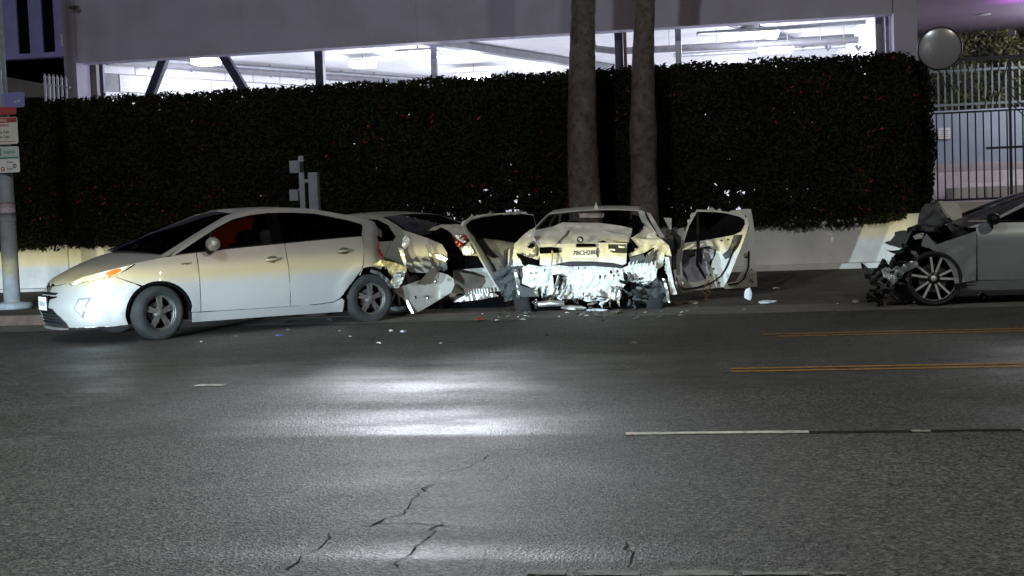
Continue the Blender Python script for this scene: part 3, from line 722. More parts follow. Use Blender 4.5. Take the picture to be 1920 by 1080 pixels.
# ------------------------------------------------------------------ palms
def palm(x, xt, w0, w1, label, seed, Y=21.75):
    r_ = random.Random(seed); b = at(x, 392, Y); t = at(xt, 0, Y)
    lean = (t.x-b.x)/(t.z-b.z); base = Vector((b.x-lean*(b.z-.08), Y, .08)); o = empty('palm_tree', base); tag(o, label, 'palm tree', 'street palms')
    n = 28; rings = 150; V = []; F = []; Hh = 11.5
    for i in range(rings+1):
        z = Hh*i/rings; k = z/4.8
        r = (w0+(w1-w0)*min(1, k))/2*(1+.18*math.exp(-z*1.6))
        for j in range(n):
            a = 2*PI*j/n; rr = r*(1+.05*noise.noise(Vector((math.cos(a)*1.5, math.sin(a)*1.5, z*1.2+seed)))+.06*noise.noise(Vector((math.cos(a)*5, math.sin(a)*5, z*7+seed)))+.05*((i % 2)-.5)*noise.noise(Vector((a, 0, z*3+seed)))+(.12*math.exp(-((z-2.55)/.35)**2) if seed == 8 else 0))
            V.append((lean*z+.05*math.sin(z*.8+seed)+rr*math.cos(a), rr*math.sin(a), z))
    for i in range(rings):
        for j in range(n): F.append((i*n+j, i*n+(j+1) % n, (i+1)*n+(j+1) % n, (i+1)*n+j))
    meshobj('trunk', V, F, 'bark', o, True)
    V = []; F = []; top = Vector((lean*Hh, 0, Hh))
    for q in range(26):
        a = q*2.4; el = r_.uniform(-.3, 1.1); Lf = r_.uniform(1.6, 2.3)
        for s in range(14):
            t_ = (s+1)/14; c = top+Vector((math.cos(a)*math.cos(el), math.sin(a)*math.cos(el), math.sin(el)))*Lf*t_ - Vector((0, 0, .9*t_*t_))
            side = Vector((-math.sin(a), math.cos(a), 0)); dr = Vector((math.cos(a), math.sin(a), -.5))
            for sg_ in (-1, 1):
                k = len(V); V += [c, c+dr*.06, c+side*sg_*.42*(1-.5*t_)+dr*.25]; F.append((k, k+1, k+2))
    meshobj('crown', V, F, 'frond', o)['kind'] = 'stuff'
palm(1101, 1090, .60, .41, 'thicker left palm trunk rising in front of the hedge', 3)
palm(1206, 1214, .50, .34, 'slimmer right palm trunk with a bulge rising in front of the hedge', 8, 21.9)

# ------------------------------------------------------------------ lamp pole with parking signs
b = gnd(24, 579, .17); lp = empty('street_pole', b); tag(lp, 'pale grey street pole at the left edge carrying parking signs', 'pole')
MB().lathe([(.001, 0), (.29, 0), (.30, .03), (.29, .09), (.17, .10), (.16, .11)], 20, 'z').build('base', 'pole_concrete', lp, True)
MB().tube([(0, 0, .1), (-.0, 0, 2.2), (0, 0, 5), (0, 0, 9)], [.122, .115, .10, .08], 20).build('shaft', 'pole_concrete', lp, True)
MB().tube([(0, 0, 1.46), (0, 0, 1.62)], [.1225, .122], 20).build('sticker_band', 'sticker', lp, True)
MB().tube([(0, 0, 1.33), (0, 0, 1.45)], [.1235, .1232], 20).build('sticker_band', 'pole_concrete', lp, True)
YS = b.y-.15
def sign_poly(name, x0, y0, x1, y1, m, label, Y=YS):
    a = at(x0, y1, Y); c = at(x1, y0, Y); o = empty(name, ((a.x+c.x)/2, Y, a.z)); tag(o, label, 'sign')
    w, h = c.x-a.x, c.z-a.z; r = min(.03, h*.2); pts = []
    for (cx, cz, a0) in ((w/2-r, r, -90), (w/2-r, h-r, 0), (-w/2+r, h-r, 90), (-w/2+r, r, 180)):
        for k in range(5): t = rad(a0+k*22.5); pts.append((cx+r*math.cos(t), cz+r*math.sin(t)))
    solid(meshobj('sign_plate', [(p[0], 0, p[1]) for p in pts], [tuple(range(len(pts)))], m, o), .004, 1)
    return o, w, h
def line(o, s, size, x, z, m, sx=1): text_obj('lettering', s, size, (x, -.0062, z), (1, 0, 0), (0, 0, 1), m, o, True, sx)
def patch(o, x0, z0, x1, z1, m, y=-.0055): MB().box((x0, y, z0), (x1, y+.001, z1)).build('printed_field', m, o)
o, w, h = sign_poly('street_sign', 4, 172, 45, 203, 'sign_blue', 'blue rectangular sign above the parking signs on the left pole', YS+.02)
patch(o, w*.05, h*.3, w*.16, h*.42, 'sticker'); patch(o, w*.2, h*.36, w*.30, h*.5, 'sticker')
MB().tube([(-w*.42, -.01, -.05), (-w*.44, -.01, h+.35)], .006, 6).build('edge_strip', 'galvanised', o)
o, w, h = sign_poly('parking_sign', -34, 200, 30, 217.5, 'sign_red', 'small red sign above the white parking signs on the left pole')
patch(o, w*.05, h*.2, w*.42, h*.7, 'ink_red')
o, w, h = sign_poly('parking_sign', -34, 219, 32, 273, 'sign_cream', 'white parking sign with red header NO STOPPING on the left pole')
patch(o, -w/2+.01, h*.80, w/2-.01, h*.985, 'sign_red'); line(o, 'NO STOPPING', h*.13, 0, h*.885, 'sign_cream', .8)
line(o, 'STOPPING', h*.15, w*.08, h*.70, 'ink_red', .8); line(o, '7 am to 9 am', h*.15, w*.04, h*.46, 'ink_dark', .85); line(o, '4 pm to 7 pm', h*.15, w*.04, h*.28, 'ink_dark', .85); patch(o, -w*.4, h*.09, w*.4, h*.11, 'ink_red')
o, w, h = sign_poly('parking_sign', -33, 274, 35, 326, 'sign_white', 'white and green parking sign, lowest on the left pole')
patch(o, -w/2+.01, h*.60, w/2-.01, h*.97, 'sign_green'); patch(o, -w/2+.01, h*.535, w/2-.01, h*.60, 'ink_green'); patch(o, -w*.10, h*.66, w*.03, h*.95, 'ink_green', -.007)
line(o, 'PARKING', h*.16, w*.25, h*.78, 'ink_green', .7); line(o, '8 am', h*.12, w*.25, h*.40, 'ink_dark'); line(o, '8 pm', h*.12, w*.25, h*.15, 'ink_dark')
for (x, z, m) in ((w*.05, h*.15, 'ink_red'), (w*.37, h*.25, 'ink_dark')):
    mb = MB().lathe([(.032, -.006), (.032, -.0075), (.018, -.0075), (.018, -.006)], 18, 'y', (x, 0, z)); mb.build('printed_ring', m, o)

# ------------------------------------------------------------------ pair of posts with boxes behind the hatchback
up = empty('utility_post', (at(568, 392, 20.5).x, 20.5, .1)); tag(up, 'pair of grey metal posts with box fittings behind the silver hatchback', 'post')
inv = up.matrix_basis.inverted(); YU = 20.5
def ub(x0, y0, x1, y1, dep, name, m, z0=None):
    a = at(x0, y1, YU); c = at(x1, y0, YU)
    return bevel(MB().box(inv@Vector((a.x, YU-dep/2, z0 if z0 is not None else a.z)), inv@Vector((c.x, YU+dep/2, c.z))).build(name, m, up), .008)
ub(563.5, 292, 569, 390, .05, 'post', 'galvanised', .1); ub(582, 323, 596, 390, .13, 'post', 'pole_concrete', .1)
ub(545, 301, 560, 325, .12, 'signal_box', 'pole_concrete'); ub(545, 355, 560, 377, .12, 'signal_box', 'pole_concrete')
ub(560, 305, 564, 322, .04, 'bracket', 'black_trim'); ub(560, 353, 564, 359, .04, 'bracket', 'galvanised'); ub(569, 336, 582, 343, .04, 'bracket', 'galvanised')
ub(563, 302, 570, 324, .06, 'clamp', 'chrome')

# ------------------------------------------------------------------ car builder
def table(pts):
    pts = sorted(pts); X = [p[0] for p in pts]; Yv = [p[1] for p in pts]
    def fn(x):
        if x <= X[0]: return Yv[0]
        if x >= X[-1]: return Yv[-1]
        for i in range(len(X)-1):
            if x <= X[i+1]: break
        h = X[i+1]-X[i]; t = (x-X[i])/h
        def slope(k):
            if k == 0: return (Yv[1]-Yv[0])/(X[1]-X[0])
            if k == len(X)-1: return (Yv[-1]-Yv[-2])/(X[-1]-X[-2])
            a = (Yv[k]-Yv[k-1])/(X[k]-X[k-1]); b = (Yv[k+1]-Yv[k])/(X[k+1]-X[k])
            return 0 if a*b <= 0 else 2*a*b/(a+b)
        m0, m1 = slope(i)*h, slope(i+1)*h
        return (2*t**3-3*t*t+1)*Yv[i]+(t**3-2*t*t+t)*m0+(-2*t**3+3*t*t)*Yv[i+1]+(t**3-t*t)*m1
    return fn

class Car:
    """body surfaces in car space: x forward, y left, z up; belt(s, z) unrolls the sides, nose and tail into one strip"""
    def __init__(s, root, S, paint, deform=None):
        s.root = root; s.S = S; s.paint = paint; s.deform = deform or (lambda p: p)
        hw = S['W']/2; pts = []
        N = 60
        for i in range(N+1):           # tail centre -> rear corner
            a = PI/2*i/N; n = S['nR']; pts.append((S['xR']-(S['xR']-S['xT'])*math.cos(a)**(2/n), hw*math.sin(a)**(2/n)))
        k = 60
        for i in range(1, k): pts.append((S['xR']+(S['xF']-S['xR'])*i/k, hw))
        for i in range(N+1):
            a = PI/2*(1-i/N); n = S['nF']; pts.append((S['xF']+(S['xN']-S['xF'])*math.cos(a)**(2/n), hw*max(0, math.sin(a))**(2/n)))
        P = [Vector(p) for p in pts]; d = [0]
        for i in range(1, len(P)): d.append(d[-1]+(P[i]-P[i-1]).length)
        # s = x on the straight flanks
        i0 = N+k//2; off_ = P[i0].x-d[i0]; s.d = [q+off_ for q in d]; s.P = P
        s.smin, s.smax = s.d[0], s.d[-1]; s.zb = table(S['belt']); s.ins = table(S['inset']); s.zr = table(S['rail']); s.cr = table(S['crown']); s.bow = table(S['bow'])
        s.hc = table(S['hood_crown'])
    def plan(s, t):
        d = s.d; t = max(d[0], min(d[-1], t)); lo, hi = 0, len(d)-1
        while hi-lo > 1:
            m = (lo+hi)//2
            if d[m] <= t: lo = m
            else: hi = m
        u = (t-d[lo])/max(1e-9, d[hi]-d[lo]); p = s.P[lo].lerp(s.P[hi], u)
        a = s.P[max(0, lo-2)]; b = s.P[min(len(d)-1, hi+2)]; tg = (b-a).normalized()
        return p, Vector((-tg.y, tg.x))
    def s_of_x(s, x):
        if x > 0:
            for i in range(len(s.P)-1, 0, -1):
                if s.P[i-1].x <= x: return s.d[i]
        for i in range(len(s.P)):
            if s.P[i].x >= x: return s.d[i]
    def belt(s, t, z, side=1, dep=0):
        p, n = s.plan(t); S = s.S
        i = s.ins(z)+dep
        k = max(0, (p.x-S['xF'])/(S['xN']-S['xF'])); i += S.get('rakeF', .0)*k*max(0, z-.45)
        k2 = max(0, (S['xR']-p.x)/(S['xR']-S['xT'])); i += S.get('rakeR', .0)*k2*max(0, z-.6)
        for wx in S['axles']:
            r = math.hypot(t-wx, z-S['wr']); i -= .022*math.exp(-((r-S['arch']-.02)/.06)**2)
        # character line
        i -= .012*math.exp(-((z-S.get('crease', .80)-.03*t)/.035)**2)
        q = p-n*i
        return Vector((q.x, max(0, q.y)*side, z))
    def yb(s, x):
        v = s.belt(s.s_of_x(x), s.zb(x)); return v.y-.02
    def gh(s, x, z, side=1, dep=0):
        zb = s.zb(x); y = s.yb(x)-s.S['tumble']*(z-zb)-dep+.05*max(0, min(1, (z-zb)/.4))*(1-max(0, min(1, (z-zb)/.4)))
        return Vector((x, y*side, z))
    def top(s, x, u, hood=False):
        """u -1..1 across"""
        if hood:
            t = s.s_of_x(x) if x < s.S['xN']-.001 else s.smax
            e = s.belt(t, s.zb(t)); return Vector((e.x+.0, e.y*u, e.z+s.hc(x)*(1-u*u)))
        zr = s.zr(x); y = s.gh(x, zr).y; return Vector((x+s.bow(x)*(1-u*u), y*u, zr+s.cr(x)*(1-u*u)))
    def mk(s, name, pts, F, m, parent=None, side=1, thick=.012, smooth=True):
        V = [s.deform(Vector(p)) for p in pts]
        if side < 0: F = [f[::-1] for f in F]
        o = meshobj(name, V, F, m, parent or s.root, smooth)
        if thick: solid(o, thick)
        return o
    def bpanel(s, name, poly, m=None, side=1, step=.07, holes=(), dep=0, parent=None, thick=.012):
        V2, F = cdt(poly, step, holes); pts = [s.belt(v.x, v.y, side, dep) for v in V2]
        return s.mk(name, pts, s.orient(pts, F, side, True), m or s.paint, parent, 1, thick)
    def gpanel(s, name, poly, m=None, side=1, step=.07, holes=(), dep=0, parent=None, thick=.012):
        V2, F = cdt(poly, step, holes); pts = [s.gh(v.x, v.y, side, dep) for v in V2]
        return s.mk(name, pts, s.orient(pts, F, side, True), m or s.paint, parent, 1, thick)
    def orient(s, pts, F, side, belt):
        out = []
        for f in F:
            a, b, c = pts[f[0]], pts[f[1]], pts[f[2]]; n = (b-a).cross(c-a); cen = (a+b+c)/3
            ref = Vector((cen.x*.25, side*max(.05, abs(cen.y)), 0.05))
            out.append(f[::-1] if n.dot(ref) < 0 else f)
        return out
    def tpanel(s, name, x0, x1, m=None, hood=False, nx=14, ny=14, parent=None, u0=-1, u1=1, thick=.012, dz=0):
        pts = []; F = []
        for i in range(nx+1):
            x = x0+(x1-x0)*i/nx
            for j in range(ny+1):
                p = s.top(x, u0+(u1-u0)*j/ny, hood); p.z += dz; pts.append(p)
        for i in range(nx):
            for j in range(ny):
                a = i*(ny+1)+j; F.append((a, a+1, a+ny+2, a+ny+1) if x1 < x0 else (a, a+ny+1, a+ny+2, a+1))
        n = (pts[F[len(F)//2][1]]-pts[F[len(F)//2][0]]).cross(pts[F[len(F)//2][2]]-pts[F[len(F)//2][0]])
        if n.z < 0: F = [f[::-1] for f in F]
        return s.mk(name, pts, F, m or s.paint, parent, 1, thick)
    def beltline(s, a, b, n=8, dz=0): return [(a+(b-a)*i/n, s.zb(a+(b-a)*i/n)+dz) for i in range(n+1)]

def arc(cx, cz, R, a0, a1, n=14): return [(cx+R*math.cos(rad(a0+(a1-a0)*i/n)), cz+R*math.sin(rad(a0+(a1-a0)*i/n))) for i in range(n+1)]

def wheel(root, loc, R, width, rimR, style, steer=0, camber=0, flat=0, side=1, tyre_m='tyre', name='wheel'):
    w = width/2
    tk = R-rimR
    prof = [(rimR*1.0, w*.72), (rimR*1.02, w*.92), (rimR+tk*.14, w*1.02), (rimR+tk*.20, w*1.0), (rimR+tk*.26, w*1.045), (rimR+tk*.5, w*1.08), (rimR+tk*.70, w*1.05), (rimR+tk*.73, w*1.02), (R*.95, w*.98), (R*.96, w*.94), (R*.985, w*.78), (R, w*.4), (R, -w*.4), (R*.985, -w*.78), (R*.94, -w), ((R+rimR)/2, -w*1.08), (rimR*1.06, -w*.98), (rimR, -w*.8)]
    mb = MB().lathe(prof, 44, 'y', closed=True)
    if flat:
        for p in mb.v:
            if p.z < -R+flat: p.y *= 1+.35*min(1, (-R+flat-p.z)/flat); p.z = -R+flat+ (p.z+R-flat)*.08
    t = mb.build(name, tyre_m, root, True); t.location = loc; t.rotation_euler = (rad(camber), 0, rad(steer))
    sgn = side
    # barrel
    MB().lathe([(rimR*1.02, w*.8*sgn), (rimR*.96, w*.7*sgn), (rimR*.93, -w*.7*sgn), (rimR*1.02, -w*.8*sgn)], 36, 'y').build('rim_barrel', 'rim_black' if style != 'dull' else 'rim_dull', t, True)
    MB().lathe([(.001, -.02*sgn), (rimR*.93, -.02*sgn), (rimR*.93, -.035*sgn), (.001, -.035*sgn)], 30, 'y').build('wheel_back', 'void_black', t)
    MB().lathe([(.001, .005*sgn), (rimR*.62, .005*sgn), (rimR*.62, -.01*sgn), (.001, -.01*sgn)], 30, 'y').build('brake_disc', 'brake_disc' if style != 'dull' else 'rim_dull', t)
    y0 = w*.62*sgn
    if style == 'dull':
        mb = MB().lathe([(rimR*.99, y0+.012*sgn), (rimR*.90, y0+.004*sgn), (rimR*.88, y0-.03*sgn), (rimR*1.0, y0-.03*sgn)], 40, 'y', closed=True)
        mb.build('rim_lip', 'rim_dull', t, True)
        for k in range(5):
            for dv in (-.19, .19):
                a = 2*PI*k/5+PI/2+dv; b_ = 2*PI*k/5+PI/2+dv*.62
                MB().bar((math.cos(a)*.05, y0+.006*sgn, math.sin(a)*.05), (math.cos(b_)*rimR*.92, y0-.008*sgn, math.sin(b_)*rimR*.92), .030, .022, (0, 1, 0)).build('spoke', 'rim_dull', t)
        MB().lathe([(.001, y0+.022*sgn), (.035, y0+.02*sgn), (.07, y0+.004*sgn), (.075, y0-.02*sgn)], 20, 'y').build('hub', 'rim_dull', t, True)
    else:
        MB().lathe([(rimR*1.02, y0+.012*sgn), (rimR*.955, y0+.008*sgn), (rimR*.94, y0-.02*sgn), (rimR*1.02, y0-.02*sgn)], 48, 'y', closed=True).build('rim_lip', 'rim_bright', t, True)
        for k in range(5):
            for dv in (-.17, .17):
                a = 2*PI*k/5+rad(97); p0 = Vector((math.cos(a+dv*1.4)*.075, y0-.015*sgn, math.sin(a+dv*1.4)*.075)); p1 = Vector((math.cos(a+dv*1.45)*rimR*.95, y0+.004*sgn, math.sin(a+dv*1.45)*rimR*.95))
                mbx = MB().bar(p0, p1, .026, .03, (0, 1, 0)); sp_ = mbx.build('spoke', 'rim_bright', t)
                MB().bar(p0-Vector((0, .012*sgn, 0)), p1-Vector((0, .012*sgn, 0)), .042, .03, (0, 1, 0)).build('spoke_black_side', 'rim_black', t)  # black-painted backing behind the bright spoke face
        MB().lathe([(.001, y0+.006*sgn), (.03, y0+.004*sgn), (.038, y0-.01*sgn)], 20, 'y').build('hub_cap', 'rim_bright', t, True)
        MB().lathe([(.038, y0-.004*sgn), (.085, y0-.012*sgn), (.09, y0-.035*sgn)], 24, 'y').build('hub', 'rim_black', t, True)
    return t

def well(car, x, R, side, yin=.50):
    V = []; F = []; n = 16; z0 = car.S['wr']
    for i in range(n+1):
        a = PI*i/n
        for y in (car.S['W']/2-.03, yin): V.append((x+R*math.cos(a), y*side, z0+R*math.sin(a)))
    for i in range(n): F.append((2*i, 2*i+1, 2*i+3, 2*i+2))
    k = len(V); V += [(x, yin*side, z0)]
    for i in range(n): F.append((2*i+1, k, 2*i+3))
    V = [car.deform(Vector(p)) for p in V]
    return meshobj('wheel_well', V, F, 'void_black', car.root)

def seat(car, x, y, m='interior'):
    mb = MB().tube([(x+.45, y, .42), (x+.05, y, .44)], [.2, .24], 10).tube([(x+.05, y, .45), (x-.10, y, .8), (x-.17, y, 1.02)], [.2, .22, .19], 12)
    s_ = mb.build('seat', m, car.root, True); MB().tube([(x-.17, y, 1.02), (x-.19, y, 1.12), (x-.20, y, 1.20), (x-.2, y, 1.23)], [.06, .12, .115, .05], 12).build('headrest', m, s_, True)

# ------------------------------------------------------------------ silver hatchback
HB = dict(W=1.745, xN=2.30, xT=-2.12, xF=1.30, xR=-1.25, nF=2.75, nR=2.6, wr=.317, arch=.372, axles=(1.30, -1.30), tumble=.50, rakeF=.45, rakeR=.3, crease=.79,
    belt=[(-3.2, 1.0), (-2.2, 1.03), (-1.3, 1.095), (-.9, 1.082), (-.24, 1.05), (.35, 1.02), (.83, .985), (1.12, .962), (1.5, .905), (1.9, .82), (2.2, .75), (2.6, .69), (3.0, .665), (3.4, .66)],
    inset=[(.1, .10), (.18, .055), (.29, .022), (.335, .020), (.365, .006), (.50, 0), (.66, .0), (.80, .022), (.95, .055), (1.1, .10)],
    rail=[(1.16, .965), (.95, 1.085), (.75, 1.20), (.5, 1.335), (.31, 1.425), (.1, 1.465), (-.25, 1.49), (-.7, 1.462), (-1.1, 1.385), (-1.35, 1.325), (-1.75, 1.22), (-2.02, 1.12)],
    crown=[(1.16, .085), (.3, .055), (-.3, .032), (-1.3, .035), (-2.0, .025)], bow=[(1.16, .42), (.7, .25), (.3, .12), (-.1, .03), (-.6, 0), (-1.3, -.03), (-2, -.04)],
    hood_crown=[(1.1, .12), (1.5, .125), (1.9, .085), (2.2, .045), (2.42, .01)])
_f = gnd(298, 637); _b = gnd(693, 602.5); XS = (_f-_b).length/2.60
hd = (_f-_b).normalized(); lf = Vector((-hd.y, hd.x, 0)); mid = (_f+_b)/2-lf*.79
c1 = empty('hatchback_car', (mid.x, mid.y, 0), math.atan2(hd.y, hd.x))
tag(c1, 'silver hatchback with crushed rear corner and dirty wheels, nose toward the left', 'car', 'crashed cars')
def def1(p):
    q = p.copy(); q.x *= XS
    t = max(0, min(1, (-1.22-p.x)/.7)); k = t*t*(3-2*t)
    if k > 0:
        q.x += .28*k*t*(1 if p.z > .2 else .5)
        q += Vector((.05, .045 if p.y > 0 else -.03, .04))*k*ridge(p, 3.4, 2)
        dd = math.hypot(p.x+1.62, p.z-.86)
        if p.y > .2: q.y -= .09*math.exp(-(dd/.17)**2)
    return q
H1 = Car(c1, HB, 'silver_paint', def1)
AR = HB['arch']; WR = HB['wr']
for sd_ in (1, -1):
    fd = H1.bpanel('front_door', [(.825, .295)]+H1.beltline(.825, -.232, 8)+[(-.245, .278), (.2, .283)], side=sd_)
    rd = H1.bpanel('rear_door', [(-.256, .278)]+H1.beltline(-.243, -1.262, 8)+[(-1.258, .98), (-1.225, .82), (-1.165, .67), (-1.06, .54), (-.955, .43), (-.875, .33), (-.80, .292), (-.6, .28)], side=sd_)
    H1.bpanel('rocker_panel', [(.925, .175), (.935, .29), (.825, .283), (-.60, .268), (-.80, .280), (-.90, .325), (-.935, .30), (-.925, .155), (0, .168)], side=sd_)
    sN = H1.s_of_x(2.18)
    H1.bpanel('front_fender', [(.837, .295)]+[(.94, .30)]+arc(1.30, WR, AR, 172, 62, 12)+[(1.60, .70), (1.74, .765), (1.60, .84), (1.52, .885)]+H1.beltline(1.52, .838, 7), side=sd_)
    hl = H1.bpanel('headlight', [(sN+.02, .69), (1.755, .772), (1.61, .85), (1.53, .895)]+[(1.65, .868), (1.80, .835), (sN-.12, .77), (sN, .725)], 'lens_clear', sd_, step=.05)
    H1.bpanel('turn_signal', [(1.90, .745), (1.765, .779), (1.66, .84), (1.70, .853), (1.84, .822)], 'lens_amber', sd_, step=.05, dep=-.006, parent=hl, thick=.006)
    H1.bpanel('front_bumper', [(1.645, .205)]+arc(1.30, WR, AR, -5, 58, 8)+[(1.61, .692), (1.76, .758), (sN+.03, .678)]+H1.beltline(sN+.10, H1.smax, 8, -.012)+[(H1.smax, .56), (H1.smax-.10, .555), (H1.smax-.30, .56), (H1.smax-.33, .545), (H1.smax, .50), (H1.smax, .43), (H1.smax-.28, .42), (H1.smax-.50, .26), (H1.smax-.52, .20)], side=sd_, step=.06)
    H1.bpanel('nose_backing', [(1.62, .60), (1.66, .84)]+H1.beltline(1.70, H1.smax, 12, -.008)+[(H1.smax, .565), (2.3, .565), (1.9, .60)], 'silver_paint', sd_, dep=.022, step=.08)
    H1.bpanel('upper_grille', [(H1.smax, .572), (H1.smax, .60), (H1.smax-.32, .598), (H1.smax-.26, .572)], 'black_trim', sd_, step=.06, dep=-.004)
    H1.bpanel('lower_grille', [(H1.smax+.0, .21), (H1.smax, .425), (H1.smax-.285, .415), (H1.smax-.505, .255), (H1.smax-.50, .215)], 'black_plastic', sd_, step=.06, dep=.02)
    for k in range(5):
        H1.bpanel('grille_slat', [(H1.smax, .25+k*.035), (H1.smax, .262+k*.035), (H1.smax-.26-.05*(4-k)*.7, .257+k*.035), (H1.smax-.26-.05*(4-k)*.7, .247+k*.035)], 'black_trim', sd_, step=.08, dep=.008)
    H1.bpanel('bumper_lip', [(H1.smax, .17), (H1.smax, .20), (H1.smax-.52, .192), (H1.smax-.5, .175)], 'bare_metal', sd_, step=.08, dep=-.015)
    fg = H1.bpanel('fog_lamp_bezel', [(2.12, .30), (2.02, .545), (2.17, .535), (2.22, .42)], 'pipe_grey', sd_, step=.05, dep=-.004, thick=.008)
    H1.bpanel('daytime_lamp', [(2.13, .335), (2.055, .52), (2.15, .51), (2.19, .42)], 'lens_clear', sd_, step=.05, dep=-.009, parent=fg, thick=.006)
    H1.bpanel('rear_quarter_panel', [(-1.275, .98), (-1.24, .82), (-1.18, .67), (-1.155, .60)]+[(a, z) for a, z in arc(-1.30, WR, AR+.02, 72, 118, 6)]+[(-1.60, .70), (-1.74, .64), (-1.88, .66), (-1.96, .80), (-1.93, .95), (-1.97, 1.03)]+H1.beltline(-1.97, -1.276, 6), side=sd_, step=.045)
    H1.gpanel('roof_side', [(1.12, .968)]+H1.beltline(.83, -1.95, 12, .0)+[(-1.98, 1.12)]+[(x, H1.zr(x)) for x in (-1.75, -1.55, -1.35, -1.1, -.9, -.7, -.45, -.25, 0, .1, .2, .31, .42, .55, .75, .95)],
        side=sd_, step=.06, holes=[[(1.05, .987), (.75, 1.155), (.52, 1.28), (.31, 1.372), (.08, 1.418), (-.12, 1.437), (-.45, 1.432), (-.73, 1.408), (-1.12, 1.315), (-1.315, 1.25), (-1.322, 1.225), (-1.275, 1.112), (-1.24, 1.105), (-.24, 1.064), (.35, 1.034)]])
    wn_ = H1.gpanel('front_door_window', [(.60, 1.02), (.60, 1.24), (.31, 1.375), (.08, 1.42), (-.115, 1.44), (-.115, 1.055), (.35, 1.03)], 'car_glass', sd_, step=.12, dep=.012, parent=fd, thick=0)
    H1.gpanel('quarter_window', [(1.06, .985), (.75, 1.155), (.62, 1.23), (.62, 1.018)], 'tint_glass', sd_, step=.12, dep=.012, parent=fd, thick=0)
    H1.gpanel('mirror_pillar', [(.63, 1.02), (.63, 1.235), (.59, 1.25), (.59, 1.02)], 'black_trim', sd_, step=.12, dep=.008, parent=fd)
    H1.gpanel('rear_door_window', [(-.24, 1.06), (-.24, 1.442), (-.45, 1.436), (-.73, 1.41), (-1.12, 1.317), (-1.32, 1.25), (-1.275, 1.11)], 'tint_glass', sd_, step=.12, dep=.012, parent=rd, thick=0)
    H1.gpanel('door_pillar', [(-.11, 1.05), (-.11, 1.44), (-.245, 1.445), (-.245, 1.06)], 'void_black', sd_, step=.12, dep=.008)
    H1.gpanel('window_seal', [(1.07, .975)]+[(.35, 1.022), (-.24, 1.052), (-1.27, 1.098)]+[(-1.27, 1.112), (-.24, 1.066), (.35, 1.036), (1.06, .99)], 'black_trim', sd_, step=.12, dep=-.004, thick=.006)
    for dr, hx, hz in ((fd, -.06, .865), (rd, -.985, .925)):
        V = MB()
        for k, (dx, dz, r_) in enumerate(((.10, -.008, .006), (.07, -.004, .017), (0, 0, .018), (-.07, .006, .017), (-.10, .010, .006))): pass
        pth = []
        for (dx, dz, o_) in ((.10, -.006, .0), (.075, -.004, -.03), (0, 0, -.036), (-.075, .006, -.03), (-.10, .010, .0)):
            pth.append(def1(H1.belt(hx+dx, hz+dz, sd_, o_)))
        MB().tube(pth, [.010, .016, .017, .016, .010], 8).build('door_handle', 'silver_paint', dr, True)
        H1.bpanel('handle_recess', [(hx+.075*math.cos(t), hz+.042*math.sin(t)) for t in [2*PI*i/14 for i in range(14)]], 'rim_dull', sd_, step=.04, dep=-.003, parent=dr, thick=.003)
    mp = def1(H1.gh(.66, 1.03, sd_)); mr_ = MB().lathe([(.001, -.085), (.06, -.08), (.085, -.03), (.085, .03), (.055, .075), (.001, .085)], 18, 'x')
    mr_.v = [Vector((p.x*.8, p.y*1.35, p.z*.95))+mp+Vector((.02, .14*sd_, .055)) for p in mr_.v]; mr_.build('wing_mirror', 'silver_paint', fd, True)
    MB().tube([mp+Vector((.03, -.01*sd_, -.02)), mp+Vector((.03, .07*sd_, -.03)), mp+Vector((.02, .12*sd_, .0))], [.035, .04, .045], 8).build('mirror_foot', 'black_trim', fd, True)
    for ax, st in ((1.30, 14), (-1.30, 0)):
        well(H1, ax, AR-.005, sd_)
        wheel(c1, (ax*XS, sd_*.775, WR-(.0 if ax > 0 else .022)), .317, .195, .205, 'dull', steer=st, flat=0 if ax > 0 else .03, side=sd_, tyre_m='tyre_dusty')
    H1.bpanel('arch_liner', arc(1.30, WR, AR-.002, 2, 176, 16)+arc(1.30, WR, AR-.035, 176, 2, 16), 'void_black', sd_, step=.06, dep=.012)  # liner blackened to stand for the shaded gap round the wheel
    H1.bpanel('taillight', [(-1.78, .72), (-1.70, .86), (-1.72, 1.02), (-1.80, 1.03), (-1.84, .86)], 'lens_red', sd_, step=.05, dep=-.015)
H1.tpanel('hood', 2.298, 1.13, hood=True, nx=22, u0=-.985, u1=.985)
H1.tpanel('windshield', 1.14, .27, 'tint_glass', nx=10, u0=-.93, u1=.93, thick=0)
for a, b in ((-1, -.93), (.93, 1)): H1.tpanel('windshield_pillar', 1.15, .27, nx=10, ny=2, u0=a, u1=b, thick=.02)
H1.tpanel('roof', .268, -1.22, nx=18)
H1.tpanel('rear_window', -1.228, -2.0, 'tint_glass', nx=8)
# red and clear broken lamp high on the tail, roof brake light
MB().tube([def1(H1.top(-1.30, u)+Vector((0, 0, .012))) for u in (-.25, -.1, .1, .25)], .014, 8).build('brake_light', 'lens_red', c1, True)
